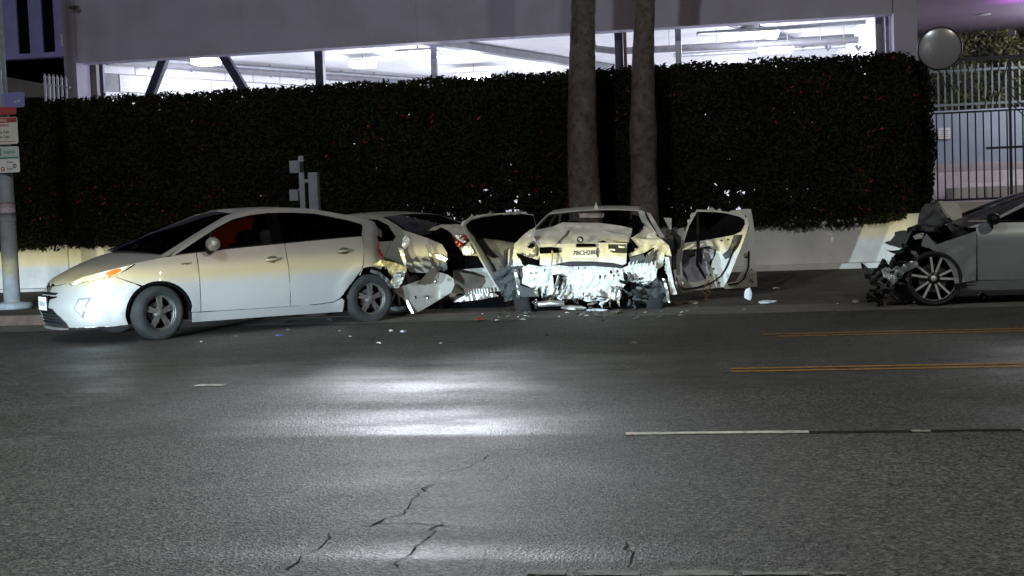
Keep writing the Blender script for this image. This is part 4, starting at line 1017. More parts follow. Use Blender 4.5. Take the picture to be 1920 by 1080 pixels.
# floor, dashboard, seats, red panel added for the glow in the window
bevel(MB().box((-1.75, -.70, .2), (2.0, .70, .34)).build('floor_pan', 'black_plastic', c1), .02)
bevel(MB().box((.78, -.66, .55), (1.2, .66, .96)).build('dashboard', 'interior', c1), .08)
for y in (.36, -.36): seat(H1, -.05, y)
seat(H1, -.95, .3); seat(H1, -.95, -.3)
H1.gpanel('red_glow_panel', [(.52, 1.0), (.40, 1.30), (.0, 1.42), (-.42, 1.43), (-.42, 1.0)], 'red_glow_paint', -1, step=.15, dep=.05)
H1.gpanel('glow_panel_edge', [(.66, 1.0), (.55, 1.20), (.40, 1.30), (.52, 1.0)], 'interior_tan', -1, step=.15, dep=.05)
mb = MB().lathe([(.17, .012), (.185, 0), (.17, -.012), (.155, 0)], 24, 'x', closed=True); mb.v = [Matrix.Rotation(rad(-25), 3, 'Y')@p+Vector((.62, .36, .93)) for p in mb.v]; mb.build('steering_wheel', 'interior', c1, True)
# licence plate and emblem on the nose
def noseP(t, z, dep=0): return H1.belt(t, z, 1, dep)
ps = H1.smax; xq = def1(noseP(ps, .46)).x+.02
pl_ = MB().box((xq-.004, -.155, .395), (xq+.004, .155, .55)); pl_ = bevel(pl_.build('licence_plate', 'plate_white', c1), .004)
MB().box((xq-.02, -.17, .38), (xq-.005, .17, .562)).build('plate_holder', 'black_trim', c1)
for k in range(7): MB().box((xq+.0042, -.115+k*.034, .44), (xq+.0052, -.115+k*.034+.020, .50)).build('plate_character', 'pipe_grey', pl_)
for (ry, rz, cz) in ((.062, .044, 0), (.018, .040, 0), (.040, .017, .014)):
    pts = [(def1(H1.belt(ps, .625)).x+.018-.05*((ry*math.cos(t))**2), ry*math.cos(t), .632+cz+rz*math.sin(t)) for t in [2*PI*i/20 for i in range(21)]]
    MB().tube(pts, .006, 6).build('emblem_ring', 'chrome', c1, True)
b0 = def1(H1.belt(1.06, .865, 1, -.004)); b1 = def1(H1.belt(.86, .865, 1, -.004))
text_obj('fender_badge', 'HYBRID', .038, (b0+b1)/2, b1-b0, (0, -.12, 1), 'chrome', c1, True)
# torn metal behind the rear wheel (crushed inner arch)
P1 = (c1,)
sheet('torn_arch_metal', [(697, 497), (712, 488), (733, 491), (760, 500), (762, 508), (752, 532), (741, 541), (728, 537), (733, 520), (722, 500)], lambda x, y: 15.72+.004*(x-690), 'yellow_metal', c1, amp=.05, freq=9, step=4, thick=.006, seed=3)
sheet('torn_arch_flap', [(738, 512), (758, 508), (752, 530), (744, 541), (734, 536)], lambda x, y: 15.70, 'bare_metal', c1, amp=.06, freq=11, step=4, thick=.006, seed=5)
sheet('arch_edge_strip', [(694, 505), (712, 511), (728, 524), (737, 541), (730, 540), (720, 526), (706, 515), (692, 510)], 15.70, 'black_plastic', c1, amp=.03, freq=16, step=4, thick=.02, seed=6)
sheet('broken_lamp_housing', [(757, 444), (765, 441), (768, 450), (764, 463), (757, 468), (753, 455)], 16.15, 'lens_clear', c1, amp=.02, freq=9, step=4, thick=.03, seed=8)
sheet('hanging_trim', [(745, 464), (755, 466), (761, 490), (760, 503), (752, 486)], 16.10, 'silver_paint', c1, amp=.03, freq=9, step=4, thick=.008, seed=9)

# ------------------------------------------------------------------ sedans
SD = dict(W=1.82, xN=2.28, xT=-2.36, xF=1.30, xR=-1.45, nF=2.8, nR=3.2, wr=.325, arch=.365, axles=(1.42, -1.40), tumble=.52, rakeF=.30, rakeR=.22, crease=.78,
    belt=[(-3.4, .98), (-2.2, 1.0), (-1.5, .985), (-.5, .955), (.4, .935), (1.0, .925), (1.4, .90), (1.8, .84), (2.2, .77), (2.8, .70), (3.3, .68)],
    inset=[(.1, .10), (.18, .06), (.30, .02), (.50, 0), (.66, .0), (.80, .015), (.95, .05), (1.1, .10)],
    rail=[(1.05, .935), (.8, 1.06), (.5, 1.22), (.2, 1.345), (-.1, 1.39), (-.45, 1.40), (-.9, 1.36), (-1.2, 1.27), (-1.5, 1.14), (-1.8, 1.02)],
    crown=[(1.05, .08), (.2, .04), (-.4, .03), (-1.2, .035), (-1.8, .03)], bow=[(1.05, .30), (.5, .18), (.2, .08), (-.1, .02), (-.6, 0), (-1.0, -.02), (-1.8, -.10)],
    hood_crown=[(1.0, .10), (1.5, .10), (1.9, .07), (2.28, .015)])
def sedan(root, paint, deform, skip=(), tyre_m='tyre', rim='bright', wheels=True):
    C = Car(root, SD, paint, deform); A_ = SD['arch']; w_ = SD['wr']
    def ok(n, sd_): return n not in skip and (n+('_l' if sd_ > 0 else '_r')) not in skip
    for sd_ in (1, -1):
        fd = rd = None
        if ok('front_door', sd_):
            fd = C.bpanel('front_door', [(.915, .30)]+C.beltline(.915, -.232, 8)+[(-.245, .275)], side=sd_)
            C.gpanel('door_window', [(.86, 1.0), (.5, 1.18), (.2, 1.30), (-.1, 1.345), (-.25, 1.35), (-.25, .965)], 'tint_glass', sd_, step=.15, dep=.012, parent=fd, thick=0)
            mp = C.gh(.72, .97, sd_); mr_ = MB().lathe([(.001, -.085), (.06, -.08), (.085, -.03), (.085, .03), (.055, .075), (.001, .085)], 18, 'x')
            mr_.v = [Vector((p.x*.8, p.y*1.35, p.z*.85))+mp+Vector((.02, .14*sd_, .055)) for p in mr_.v]; mr_.build('wing_mirror', 'black_trim', fd, True)
        if ok('rear_door', sd_):
            rd = C.bpanel('rear_door', [(-.256, .275)]+C.beltline(-.243, -1.30, 8)+[(-1.24, .8), (-1.14, .66), (-1.02, .53), (-.94, .40), (-.90, .29)], side=sd_)
            C.gpanel('door_window', [(-.36, .965), (-.36, 1.352), (-.9, 1.315), (-1.15, 1.23), (-1.32, 1.0)], 'tint_glass', sd_, step=.15, dep=.012, parent=rd, thick=0)
        for dr, hx in ((fd, -.08), (rd, -1.06)):
            if dr:
                pth = [deform(C.belt(hx+dx, .80+dz, sd_, o_)) for (dx, dz, o_) in ((.10, -.004, 0), (.075, -.002, -.03), (-.075, .002, -.03), (-.10, .004, 0))]
                MB().tube(pth, [.010, .016, .016, .010], 8).build('door_handle', paint, dr, True)
        if ok('rocker_panel', sd_): C.bpanel('rocker_panel', [(1.03, .175), (1.05, .29), (.9, .288), (-.9, .278), (-1.02, .29), (-1.0, .165)], side=sd_)
        if ok('front_fender', sd_): C.bpanel('front_fender', [(.928, .30), (1.05, .31)]+arc(1.42, w_, A_, 174, 60, 12)+[(1.75, .66), (1.95, .69), (1.72, .80)]+C.beltline(1.72, .928, 6), side=sd_)
        if ok('headlight', sd_): C.bpanel('headlight', [(2.45, .60), (1.97, .68), (1.74, .80), (2.0, .79), (2.4, .73)], 'lens_clear', sd_, step=.06)
        if ok('front_bumper', sd_): C.bpanel('front_bumper', [(1.76, .2)]+arc(1.42, w_, A_, -5, 58, 8)+[(1.76, .65), (1.97, .67), (2.45, .59), (2.6, .70), (C.smax, .68), (C.smax, .2)], side=sd_)
        if ok('rear_quarter_panel', sd_): C.bpanel('rear_quarter_panel', [(-1.03, .30), (-1.06, .31)]+arc(-1.40, w_, A_, 6, 130, 14)+[(-1.85, .62), (-2.05, .66), (-2.2, .80), (-2.16, .95)]+C.beltline(-2.16, -1.312, 7)+[(-1.25, .8), (-1.15, .65), (-1.03, .52), (-.955, .40)], side=sd_, step=.05)
        if ok('taillight', sd_): C.bpanel('taillight', [(-2.06, .67), (-2.21, .80), (-2.17, .95), (-2.55, .94), (-2.6, .76)], 'lens_red', sd_, step=.06)
        if ok('rear_bumper', sd_): C.bpanel('rear_bumper', [(-1.75, .22)]+[(x, z) for x, z in arc(-1.40, w_, A_, 190, 125, 7)]+[(-1.84, .61), (-2.06, .65), (-2.6, .74), (C.smin, .73), (C.smin, .22)], side=sd_)
        if ok('roof_side', sd_): C.gpanel('roof_side', [(1.02, .935)]+C.beltline(.83, -1.74, 10)+[(-1.78, 1.03)]+[(x, C.zr(x)) for x in (-1.5, -1.3, -1.1, -.9, -.65, -.45, -.25, -.1, .1, .2, .35, .5, .7, .9)], side=sd_, step=.06,
            holes=[[(.90, .985), (.5, 1.175), (.2, 1.295), (-.1, 1.34), (-.25, 1.345), (-.25, .962)], [(-.36, .965), (-.36, 1.347), (-.9, 1.31), (-1.15, 1.225), (-1.36, 1.06), (-1.33, 1.0)]])
        if ok('door_pillar', sd_): C.gpanel('door_pillar', [(-.24, .96), (-.24, 1.35), (-.37, 1.352), (-.37, .962)], 'black_trim', sd_, step=.15, dep=-.002)
        for ax in SD['axles']:
            well(C, ax, A_-.005, sd_)
            if wheels and ok('wheel_front' if ax > 0 else 'wheel_rear', sd_): wheel(root, (ax, sd_*.80, w_), w_, .225, .245, rim, side=sd_, tyre_m=tyre_m)
    if 'hood' not in skip: C.tpanel('hood', 2.27, 1.0, hood=True, nx=18, u0=-.985, u1=.985)
    if 'windshield' not in skip: C.tpanel('windshield', 1.04, .22, 'car_glass', nx=8, thick=0)
    if 'roof' not in skip: C.tpanel('roof', .215, -.98, nx=14)
    if 'rear_window' not in skip: C.tpanel('rear_window', -.99, -1.72, 'tint_glass', nx=8, u0=-.94, u1=.94, thick=0)
    if 'trunk_lid' not in skip:
        pts = []; F = []; nx, ny = 14, 12
        for i in range(nx+1):
            x = -1.72-.62*i/nx
            for j in range(ny+1):
                u = -1+2*j/ny; e = C.belt(C.s_of_x(x), C.zb(x)); pts.append(Vector((x, e.y*u, e.z+.05*(1-u*u))))
        for i in range(nx):
            for j in range(ny): a = i*(ny+1)+j; F.append((a, a+1, a+ny+2, a+ny+1))
        C.mk('trunk_lid', pts, F, paint)
    if 'floor_pan' not in skip: bevel(MB().box((-1.7, -.72, .2), (1.9, .72, .34)).build('floor_pan', 'black_plastic', root), .02)
    if 'dashboard' not in skip: bevel(MB().box((.70, -.68, .5), (1.1, .68, .92)).build('dashboard', 'interior', root), .08)
    for y in (.38, -.38): seat(C, -.05, y)
    bevel(MB().box((-1.15, -.66, .4), (-.85, .66, 1.0)).build('rear_bench', 'interior', root), .1)
    return C

# ---- white sedan seen from behind, rear end torn open, doors flung wide
g0 = gnd(1104, 588)
c2 = empty('sedan_car', (g0.x-.02, 18.85, -.045), rad(88.5)); tag(c2, 'wrecked white sedan seen from behind with torn rear and all doors open', 'car', 'crashed cars')
def def2(p):
    q = p.copy(); t = max(0, min(1, (-1.05-p.x)/.9)); k = t*t
    if k > 0:
        q.x += .22*k; q += Vector((.05, .05, .045))*k*ridge(p, 3.1, 4)
        if p.y < 0: q.y -= .06*k*math.sin(p.z*6)
    return q
K2 = sedan(c2, 'white_car', def2, skip=('front_door', 'rear_door', 'taillight', 'rear_bumper', 'trunk_lid', 'rear_window', 'wheel_rear', 'rear_quarter_panel', 'windshield'))
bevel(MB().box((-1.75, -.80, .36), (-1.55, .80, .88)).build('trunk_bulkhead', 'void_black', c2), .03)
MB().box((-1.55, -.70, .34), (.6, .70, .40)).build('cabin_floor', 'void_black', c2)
# shark fin aerial
q = K2.top(-.80, .0)+Vector((0, -.03, -.004))
meshobj('roof_aerial', [q+Vector(v) for v in ((-.10, -.034, -.03), (-.10, .034, -.03), (.12, .016, -.03), (.12, -.016, -.03), (-.09, 0, .085), (-.04, 0, .075))], [(0, 1, 2, 3), (0, 4, 1), (1, 4, 5, 2), (2, 5, 3), (3, 5, 4, 0)], 'white_car', c2)
YR = 16.70
def trunk_top(x, y): return 16.78+.0115*(462-y)
tl_ = sheet('trunk_lid', [(996, 433), (1010, 430), (1035, 425), (1054, 417), (1090, 417.5), (1123, 418), (1155, 422), (1185, 428), (1183, 440), (1178, 455), (1165, 457), (1140, 455), (1131, 449), (1110, 457), (1080, 458), (1052, 459), (1040, 463), (1009, 462.5), (1001, 450)],
    trunk_top, 'white_car', c2, amp=.055, freq=3.6, step=4, thick=.012, seed=12)
# deep folds of the lid
sheet('lid_fold', [(1003, 452), (1040, 438), (1060, 424), (1066, 430), (1050, 448), (1040, 461), (1010, 464)], lambda x, y: 16.70+.010*(462-y), 'white_car', c2, amp=.05, freq=6, step=4, thick=.008, seed=14)
sheet('lid_fold', [(1128, 432), (1150, 437), (1180, 440), (1178, 453), (1150, 449), (1134, 445)], lambda x, y: 16.70+.010*(462-y), 'white_car', c2, amp=.045, freq=6, step=4, thick=.008, seed=15)
ll = sheet('trunk_lid_face', [(1012, 458), (1052, 457), (1112, 455), (1140, 455), (1176, 456), (1174, 494), (1168, 497), (1150, 493), (1110, 490), (1070, 490), (1046, 494), (1030, 499), (1012, 497)],
    lambda x, y: 16.74-.001*(y-456), 'white_car', c2, amp=.012, freq=5, step=5, thick=.015, seed=16)
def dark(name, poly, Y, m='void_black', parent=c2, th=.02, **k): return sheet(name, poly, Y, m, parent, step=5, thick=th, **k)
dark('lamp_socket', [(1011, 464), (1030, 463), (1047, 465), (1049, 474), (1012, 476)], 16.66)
tlx = dark('broken_taillight', [(1140, 458), (1172, 459), (1173, 475), (1150, 474), (1143, 471)], 16.655, 'black_trim')
sheet('lamp_glint', [(1143, 466), (1153, 467), (1153, 470), (1144, 469)], 16.63, 'lens_clear', tlx if False else c2, thick=.006, step=4)
sheet('lamp_glint', [(1160, 461), (1172, 462), (1172, 465), (1160, 464)], 16.63, 'lens_clear', c2, thick=.006, step=4)
dark('lid_gap', [(1046, 495), (1070, 491), (1110, 491), (1150, 494), (1168, 498), (1166, 502), (1110, 498), (1060, 499)], 16.66, 'black_trim')
# licence plate
a = c2.matrix_basis.inverted()@at(1072, 466, 16.655); b_ = c2.matrix_basis.inverted()@at(1118, 482.5, 16.655)
pq = sheet('licence_plate', [(1073, 465.5), (1118, 464.5), (1118.5, 482.5), (1073.5, 483)], 16.665, 'plate_white', c2, thick=.006, step=12)
dark('plate_recess', [(1080, 457), (1116, 457), (1118, 463), (1080, 463.5)], 16.67)
pr_ = (b_-a); text_obj('plate_number', '7BCH280', .085, c2.matrix_basis.inverted()@at(1096, 474.2, 16.650), Vector((pr_.x, pr_.y, 0)), (0, 0, 1), 'plate_ink', pq, True, .93)
# roundel
e0 = c2.matrix_basis.inverted()@at(1088, 449, 16.70); rr = .041
mb = MB().lathe([(.001, -.012), (rr, -.012), (rr*1.05, -.006), (rr*1.05, 0)], 26, 'x', e0); em = mb.build('emblem', 'black_trim', c2, True)
for k in range(4):
    pts = [e0+Vector((-.0135, 0, 0))]+[e0+Vector((-.0135, rr*.62*math.cos(t), rr*.62*math.sin(t))) for t in [k*PI/2+PI/2*j/6 for j in range(7)]]
    meshobj('emblem_quarter', pts, [tuple(range(len(pts)))], 'badge_blue' if k % 2 else 'plate_white', em)
# back panel, rough and crushed
sheet('back_panel', [(978, 503), (990, 496), (1012, 500), (1030, 499), (1046, 497), (1070, 500), (1110, 499), (1150, 502), (1166, 503), (1180, 497), (1200, 494), (1222, 494), (1232, 505), (1230, 521), (1215, 534), (1196, 532), (1178, 528), (1170, 536), (1164, 545), (1158, 562), (1130, 563), (1102, 566), (1080, 560), (1052, 561), (1036, 553), (1028, 556), (1010, 545), (992, 538), (976, 531), (980, 519)],
    lambda x, y: YR-.035*math.sin((y-497)/65*PI), 'white_raw', c2, amp=.03, freq=6.5, step=2.6, thick=.02, seed=21, fn=lambda p, v: p+Vector((0, .020*ridge((p.x*2.0, 0, p.z*.6), 7, 5)+.007*noise.noise(p*34), 0)))
rt = random.Random(19)
for i in range(11):
    x = 1000+i*15.5+rt.uniform(-4, 4); y = 556+rt.uniform(-8, 4) if x > 1030 else 538; h = rt.uniform(8, 22); w_ = rt.uniform(3, 8)
    sheet('torn_strip', [(x, y), (x+w_, y-rt.uniform(0, 3)), (x+w_*rt.uniform(.3, .9)+rt.uniform(-5, 5), y+h), (x+rt.uniform(-4, 4), y+h*rt.uniform(.5, .9))], 16.58+rt.uniform(-.06, .04), rt.choice(['white_raw', 'white_raw', 'bare_metal', 'black_plastic', 'yellow_metal']), c2, amp=.03, freq=14, step=3, thick=.006, seed=i, smooth=False)
for i in range(9):
    x = rt.uniform(985, 1225); y = rt.uniform(500, 512 if i % 2 else 545); h = rt.uniform(3, 10); w_ = rt.uniform(1.5, 5)
    if x < 1010 and y > 525: y = 515
    sheet('gash', [(x, y), (x+w_, y+1), (x+w_*.6+rt.uniform(-2, 2), y+h), (x-rt.uniform(0, 2), y+h*.6)], 16.575, rt.choice(['void_black', 'grey_liner']), c2, step=3, thick=.004)
for i in range(8):
    x = 1178+i*7; h = rt.uniform(4, 11); sheet('torn_strip', [(x, 500), (x+3, 500), (x+2.4+rt.uniform(-2, 2), 498-h), (x+1, 498-h*.8)], 16.62, rt.choice(['white_raw', 'white_car']), c2, amp=.02, freq=14, step=3, thick=.005, seed=i, smooth=False)
def rib(x0, y0, x1, y1, m='white_raw', w=.03, Y=16.60, name='bent_strut'):
    inv_ = c2.matrix_basis.inverted(); a = at(x0, y0, Y); b = at(x1, y1, Y-.03); mdl = a.lerp(b, .5)+Vector((.015, -.02, 0))
    return MB().tube([inv_@a, inv_@mdl, inv_@b], [w*.5, w*.6, w*.4], 6).build(name, m, c2)
rib(1035, 470, 1033, 500, 'yellow_metal', .02); rib(1036, 472, 1044, 500, 'yellow_metal', .02); rib(1047, 517, 1039, 541, 'bare_metal', .035); rib(1043, 540, 1028, 566, 'orange_metal', .03)
rib(1052, 520, 1046, 545, 'black_trim', .03); rib(1170, 512, 1176, 528, 'black_trim', .04); rib(1063, 535, 1050, 560, 'bare_metal', .03); rib(1116, 545, 1128, 560, 'white_raw', .05)
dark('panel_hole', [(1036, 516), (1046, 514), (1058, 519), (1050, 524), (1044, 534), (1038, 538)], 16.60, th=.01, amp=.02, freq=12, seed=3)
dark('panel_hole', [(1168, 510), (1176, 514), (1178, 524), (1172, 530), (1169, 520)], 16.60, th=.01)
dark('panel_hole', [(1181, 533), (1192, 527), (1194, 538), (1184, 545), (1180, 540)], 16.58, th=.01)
sheet('silver_canister', [(1146, 545), (1152, 538), (1160, 541), (1165, 552), (1162, 562), (1150, 563), (1143, 556)], 16.56, 'bare_metal', c2, amp=.03, freq=9, step=3, thick=.05, seed=23)
# quarter panels
QL = sheet('rear_quarter_panel', [(993, 431), (1003, 427), (1000, 445), (1010, 460), (1012, 478), (1006, 487), (990, 484), (978, 476), (972, 474), (984, 500), (962, 502), (961, 478), (964, 458), (978, 443)], lambda x, y: 17.0-.012*(x-960)*.5, 'white_car', c2, amp=.05, freq=5, step=4, seed=31, thick=.012)
sheet('torn_flap', [(989, 457), (1000, 452), (1007, 462), (1004, 480), (992, 484), (980, 478), (1000, 474)], 16.68, 'bare_metal', c2, amp=.05, freq=9, step=3, thick=.008, seed=32)
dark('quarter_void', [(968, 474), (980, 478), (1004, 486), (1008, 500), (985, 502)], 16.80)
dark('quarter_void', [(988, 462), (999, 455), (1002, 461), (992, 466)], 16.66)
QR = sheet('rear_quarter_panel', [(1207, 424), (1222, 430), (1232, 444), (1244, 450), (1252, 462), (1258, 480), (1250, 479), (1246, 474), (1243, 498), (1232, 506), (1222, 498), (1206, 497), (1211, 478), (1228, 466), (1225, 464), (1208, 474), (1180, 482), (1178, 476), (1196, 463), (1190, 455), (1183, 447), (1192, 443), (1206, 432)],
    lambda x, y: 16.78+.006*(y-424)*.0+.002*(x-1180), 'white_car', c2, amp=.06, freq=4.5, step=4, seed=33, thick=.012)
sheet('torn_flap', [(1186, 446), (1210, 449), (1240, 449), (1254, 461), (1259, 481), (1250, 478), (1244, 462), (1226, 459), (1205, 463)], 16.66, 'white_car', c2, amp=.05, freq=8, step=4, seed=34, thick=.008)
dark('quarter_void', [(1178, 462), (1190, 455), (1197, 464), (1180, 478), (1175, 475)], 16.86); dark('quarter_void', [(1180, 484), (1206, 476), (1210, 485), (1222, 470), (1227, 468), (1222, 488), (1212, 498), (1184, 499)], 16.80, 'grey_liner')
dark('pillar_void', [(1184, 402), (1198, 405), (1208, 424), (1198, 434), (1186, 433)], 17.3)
sheet('pillar_trim', [(1196, 394), (1206, 396), (1210, 410), (1222, 425), (1232, 440), (1226, 438), (1208, 424), (1200, 410)], lambda x, y: 17.5-.004*(x-1196), 'white_car', c2, amp=.02, freq=5, step=4, thick=.03)
sheet('door_pillar', [(1212, 399), (1220, 401), (1236, 428), (1246, 444), (1240, 450), (1226, 426)], lambda x, y: 18.2, 'white_car', c2, amp=.015, freq=5, step=4, thick=.05)
sheet('roof_edge_flap', [(1244, 408), (1259, 409), (1259, 436), (1252, 424)], 18.1, 'white_car', c2, step=5, thick=.01, amp=.02)
# hanging liners and wheel remains
LG = sheet('wheel_liner', [(921, 513), (946, 502), (970, 499), (974, 516), (980, 545), (974, 560), (944, 566), (940, 545), (928, 530)], lambda x, y: 16.72+.001*(970-x), 'grey_liner', c2, amp=.09, freq=7, step=5, thick=.02, seed=41, smooth=False)
sheet('liner_edge', [(962, 506), (968, 505), (974, 530), (976, 556), (970, 558), (967, 534)], 16.62, 'bare_metal', c2, amp=.03, freq=12, step=3, thick=.01, seed=42)
sheet('liner_flap', [(971, 533), (990, 540), (1012, 541), (1010, 556), (980, 557), (974, 556)], 16.60, 'grey_liner', c2, amp=.03, freq=6, step=4, thick=.015, seed=43)
sheet('liner_flap', [(1185, 534), (1200, 533), (1216, 535), (1230, 521), (1240, 530), (1248, 545), (1252, 565), (1240, 571), (1215, 570), (1198, 562), (1190, 550)], lambda x, y: 16.66, 'grey_liner', c2, amp=.09, freq=7, step=5, thick=.02, seed=44, smooth=False)
sheet('liner_edge', [(1242, 522), (1247, 524), (1254, 548), (1256, 568), (1251, 566), (1248, 545)], 16.60, 'bare_metal', c2, amp=.02, freq=9, step=3, thick=.01, seed=45)
sheet('side_sill_end', [(1246, 482), (1254, 482), (1258, 505), (1264, 535), (1270, 552), (1258, 553), (1252, 520)], 16.9, 'white_car', c2, amp=.03, freq=6, step=4, thick=.03, seed=46)
wheel(c2, tuple(c2.matrix_basis.inverted()@at(1228, 561, 17.0)), .30, .21, .215, 'dull', steer=6, camber=8, side=-1, name='wheel', tyre_m='tyre_black')
wheel(c2, tuple(c2.matrix_basis.inverted()@at(990, 564, 17.05)), .30, .21, .215, 'dull', steer=-8, camber=-6, side=1, name='wheel', tyre_m='tyre_black')
# tangled parts low at the rear right
rj = random.Random(77)
for i in range(26):
    x = rj.uniform(1158, 1200); y = rj.uniform(520, 572); rib(x, y, x+rj.uniform(-16, 16), y+rj.uniform(-14, 14), rj.choice(['black_plastic', 'black_trim', 'bare_metal', 'grey_liner']), rj.uniform(.012, .04), 16.55+rj.uniform(-.05, .1), 'tangled_rod')
for i in range(22):
    x = rj.uniform(1008, 1150); y = rj.uniform(555, 583); rib(x, y, x+rj.uniform(-22, 22), y+rj.uniform(-7, 8), rj.choice(['black_plastic', 'black_trim', 'bare_metal', 'grey_liner', 'white_raw']), rj.uniform(.012, .04), 16.5+rj.uniform(-.05, .1), 'tangled_rod')
MB().tube([c2.matrix_basis.inverted()@at(x, y, 16.42) for x, y in ((1003, 566), (1008, 571), (1030, 569), (1058, 569))], [.03, .035, .04, .035], 10).build('exhaust_pipe', 'bare_metal', c2, True)
MB().lathe([(.02, -.012), (.062, -.012), (.066, 0), (.062, .012), (.02, .012)], 22, 'y', c2.matrix_basis.inverted()@at(1005, 570, 16.40)).build('exhaust_flange', 'chrome', c2, True)
sheet('underbody_shade', [(1000, 575), (1030, 573), (1070, 578), (1110, 574), (1160, 575), (1200, 570), (1240, 575), (1245, 588), (1100, 590), (1000, 592)], 16.75, 'void_black', c2, amp=.04, freq=6, step=6)  # black sheet stands for the shade under the car
# open doors: inner sides face the street
def door(name, frame, hole_w, panel_hole, Y, label_m='white_car', seed=0, inner='door_inner'):
    d_ = sheet(name, frame, Y, label_m, c2, amp=.008, freq=4, step=5, thick=.05, holes=[hole_w, panel_hole], seed=seed)
    sheet('window', hole_w, lambda x, y: (Y(x, y) if callable(Y) else Y)+.03, 'black_glass', d_ if False else c2, step=14, thick=0)
    sheet('inner_skin', panel_hole, lambda x, y: (Y(x, y) if callable(Y) else Y)+.07, inner, c2, amp=.02, freq=7, step=5, thick=.01, seed=seed+1)
    return d_
YD = lambda x, y: 18.15+.0003*(x-1270)
door('rear_door', [(1306, 393), (1340, 394), (1363, 397), (1388, 402), (1401, 409), (1404, 421), (1399, 438), (1389, 465), (1374, 502), (1365, 524), (1357, 538), (1320, 543), (1279, 548), (1268, 538), (1265, 520), (1265, 500), (1270, 478), (1276, 457), (1290, 420)],
     [(1307, 397), (1340, 397.5), (1362, 400), (1386, 406), (1396, 412), (1397, 420), (1390, 434), (1375, 441), (1330, 449), (1282, 456), (1292, 424)],
     [(1282, 468), (1300, 467), (1315, 464), (1330, 461), (1345, 464), (1342, 477), (1336, 490), (1330, 510), (1322, 524), (1306, 529), (1288, 528), (1280, 515), (1278, 490)], YD, seed=51)
sheet('door_trim_strip', [(1376, 441), (1394, 440), (1384, 462), (1370, 482), (1360, 486), (1354, 478), (1366, 468)], lambda x, y: YD(x, y)-.02, 'black_plastic', c2, step=5, amp=.02, freq=10, thick=.012)
sheet('window_regulator', [(1306, 397), (1310, 397), (1312, 470), (1310, 495), (1320, 512), (1324, 524), (1316, 516), (1304, 496), (1306, 468)], lambda x, y: YD(x, y)-.015, 'black_trim', c2, step=6, thick=.012)
sheet('regulator_plate', [(1318, 466), (1338, 468), (1338, 482), (1328, 492), (1318, 484)], lambda x, y: YD(x, y)-.005, 'door_inner', c2, step=5, thick=.02, amp=.01)
for pl2 in ([(1279, 470), (1300, 467), (1302, 476), (1292, 480), (1290, 490), (1280, 498), (1278, 486)], [(1280, 505), (1286, 512), (1288, 525), (1281, 520)]):
    dark('panel_dark_patch', pl2, lambda x, y: YD(x, y)+.03, 'black_plastic', th=.008)  # dark plastic patches in the door's inner opening
for (x, y) in ((1352, 451), (1365, 449), (1337, 504), (1332, 515), (1348, 530)):
    MB().lathe([(.001, -.008), (.012, -.008), (.012, .0), (.001, 0)], 10, 'x', c2.matrix_basis.inverted()@at(x, y, YD(x, y)-.012)).build('door_bolt_hole', 'void_black', c2)
inv2 = c2.matrix_basis.inverted()
MB().tube([inv2@at(x, y, YD(x, y)-.02) for x, y in ((1268, 520), (1272, 536), (1284, 542), (1310, 538), (1334, 530), (1352, 517), (1362, 500), (1378, 462))], .010, 6).build('door_seal', 'black_trim', c2, True)
YF = 20.0
sheet('front_door', [(1396, 392), (1408, 392), (1413, 420), (1416, 450), (1420, 537), (1361, 542), (1350, 536), (1320, 530), (1320, 440), (1370, 395)], YF, 'white_car', c2, step=8, amp=.008, freq=4, thick=.06,
      holes=[[(1398, 400), (1404, 420), (1403, 450), (1397, 475), (1394, 505), (1380, 528), (1362, 532), (1372, 505), (1390, 455)]])
MB().tube([inv2@at(x, y, YF-.03) for x, y in ((1404, 470), (1403, 500), (1396, 522), (1384, 531), (1365, 533))], .012, 6).build('door_seal', 'black_trim', c2, True)
for (x, y) in ((1409, 505), (1408, 525), (1411, 528)):
    MB().lathe([(.001, -.008), (.012, -.008), (.012, .0), (.001, 0)], 10, 'x', inv2@at(x, y, YF-.012)).build('door_bolt_hole', 'void_black', c2)
bevel(MB().box(inv2@at(1398, 478, YF-.03)+Vector((0, -.03, -.03)), inv2@at(1398, 478, YF-.03)+Vector((.02, .03, .03))).build('door_latch', 'bare_metal', c2), .005)
YL = lambda x, y: 18.3-.0120*(1000-x)
door('rear_door', [(869, 422), (872, 415), (882, 411), (905, 405), (930, 402), (985, 400), (1000, 402), (1010, 440), (985, 452), (962, 470), (958, 500), (945, 543), (939, 545), (925, 522), (905, 486), (890, 455), (876, 436)],
     [(878, 422), (884, 415), (906, 409), (930, 406), (985, 404), (996, 406), (998, 440), (968, 454), (935, 450), (906, 446), (894, 440)],
     [(945, 470), (956, 464), (954, 496), (948, 504), (944, 490)], YL, seed=61)
sheet('window_frame_lining', [(874, 423), (884, 413), (906, 407), (930, 404), (985, 402), (1000, 404), (1008, 440), (985, 450), (968, 455), (935, 450), (906, 446), (897, 450), (885, 438)], lambda x, y: YL(x, y)-.03, 'void_black', c2, step=10, thick=.012)
sheet('door_trim_strip', [(880, 424), (895, 437), (905, 447), (918, 466), (930, 478), (936, 482), (925, 484), (910, 474), (894, 452)], lambda x, y: YL(x, y)-.03, 'black_plastic', c2, step=5, amp=.02, freq=10, thick=.012)
sheet('door_edge', [(868.5, 423), (870, 417), (876, 412), (878, 414), (873, 420), (876, 431), (889, 450), (905, 477), (926, 513), (943, 541), (938, 546), (922, 520), (902, 485), (887, 456), (874, 437)], lambda x, y: YL(x, y)-.05, 'white_car', c2, step=5, thick=.02)
MB().tube([inv2@at(x+5, y-2, YL(x, y)-.075) for x, y in ((874, 424), (884, 444), (905, 478), (925, 512), (938, 538))], .012, 6).build('door_seal', 'black_trim', c2, True)
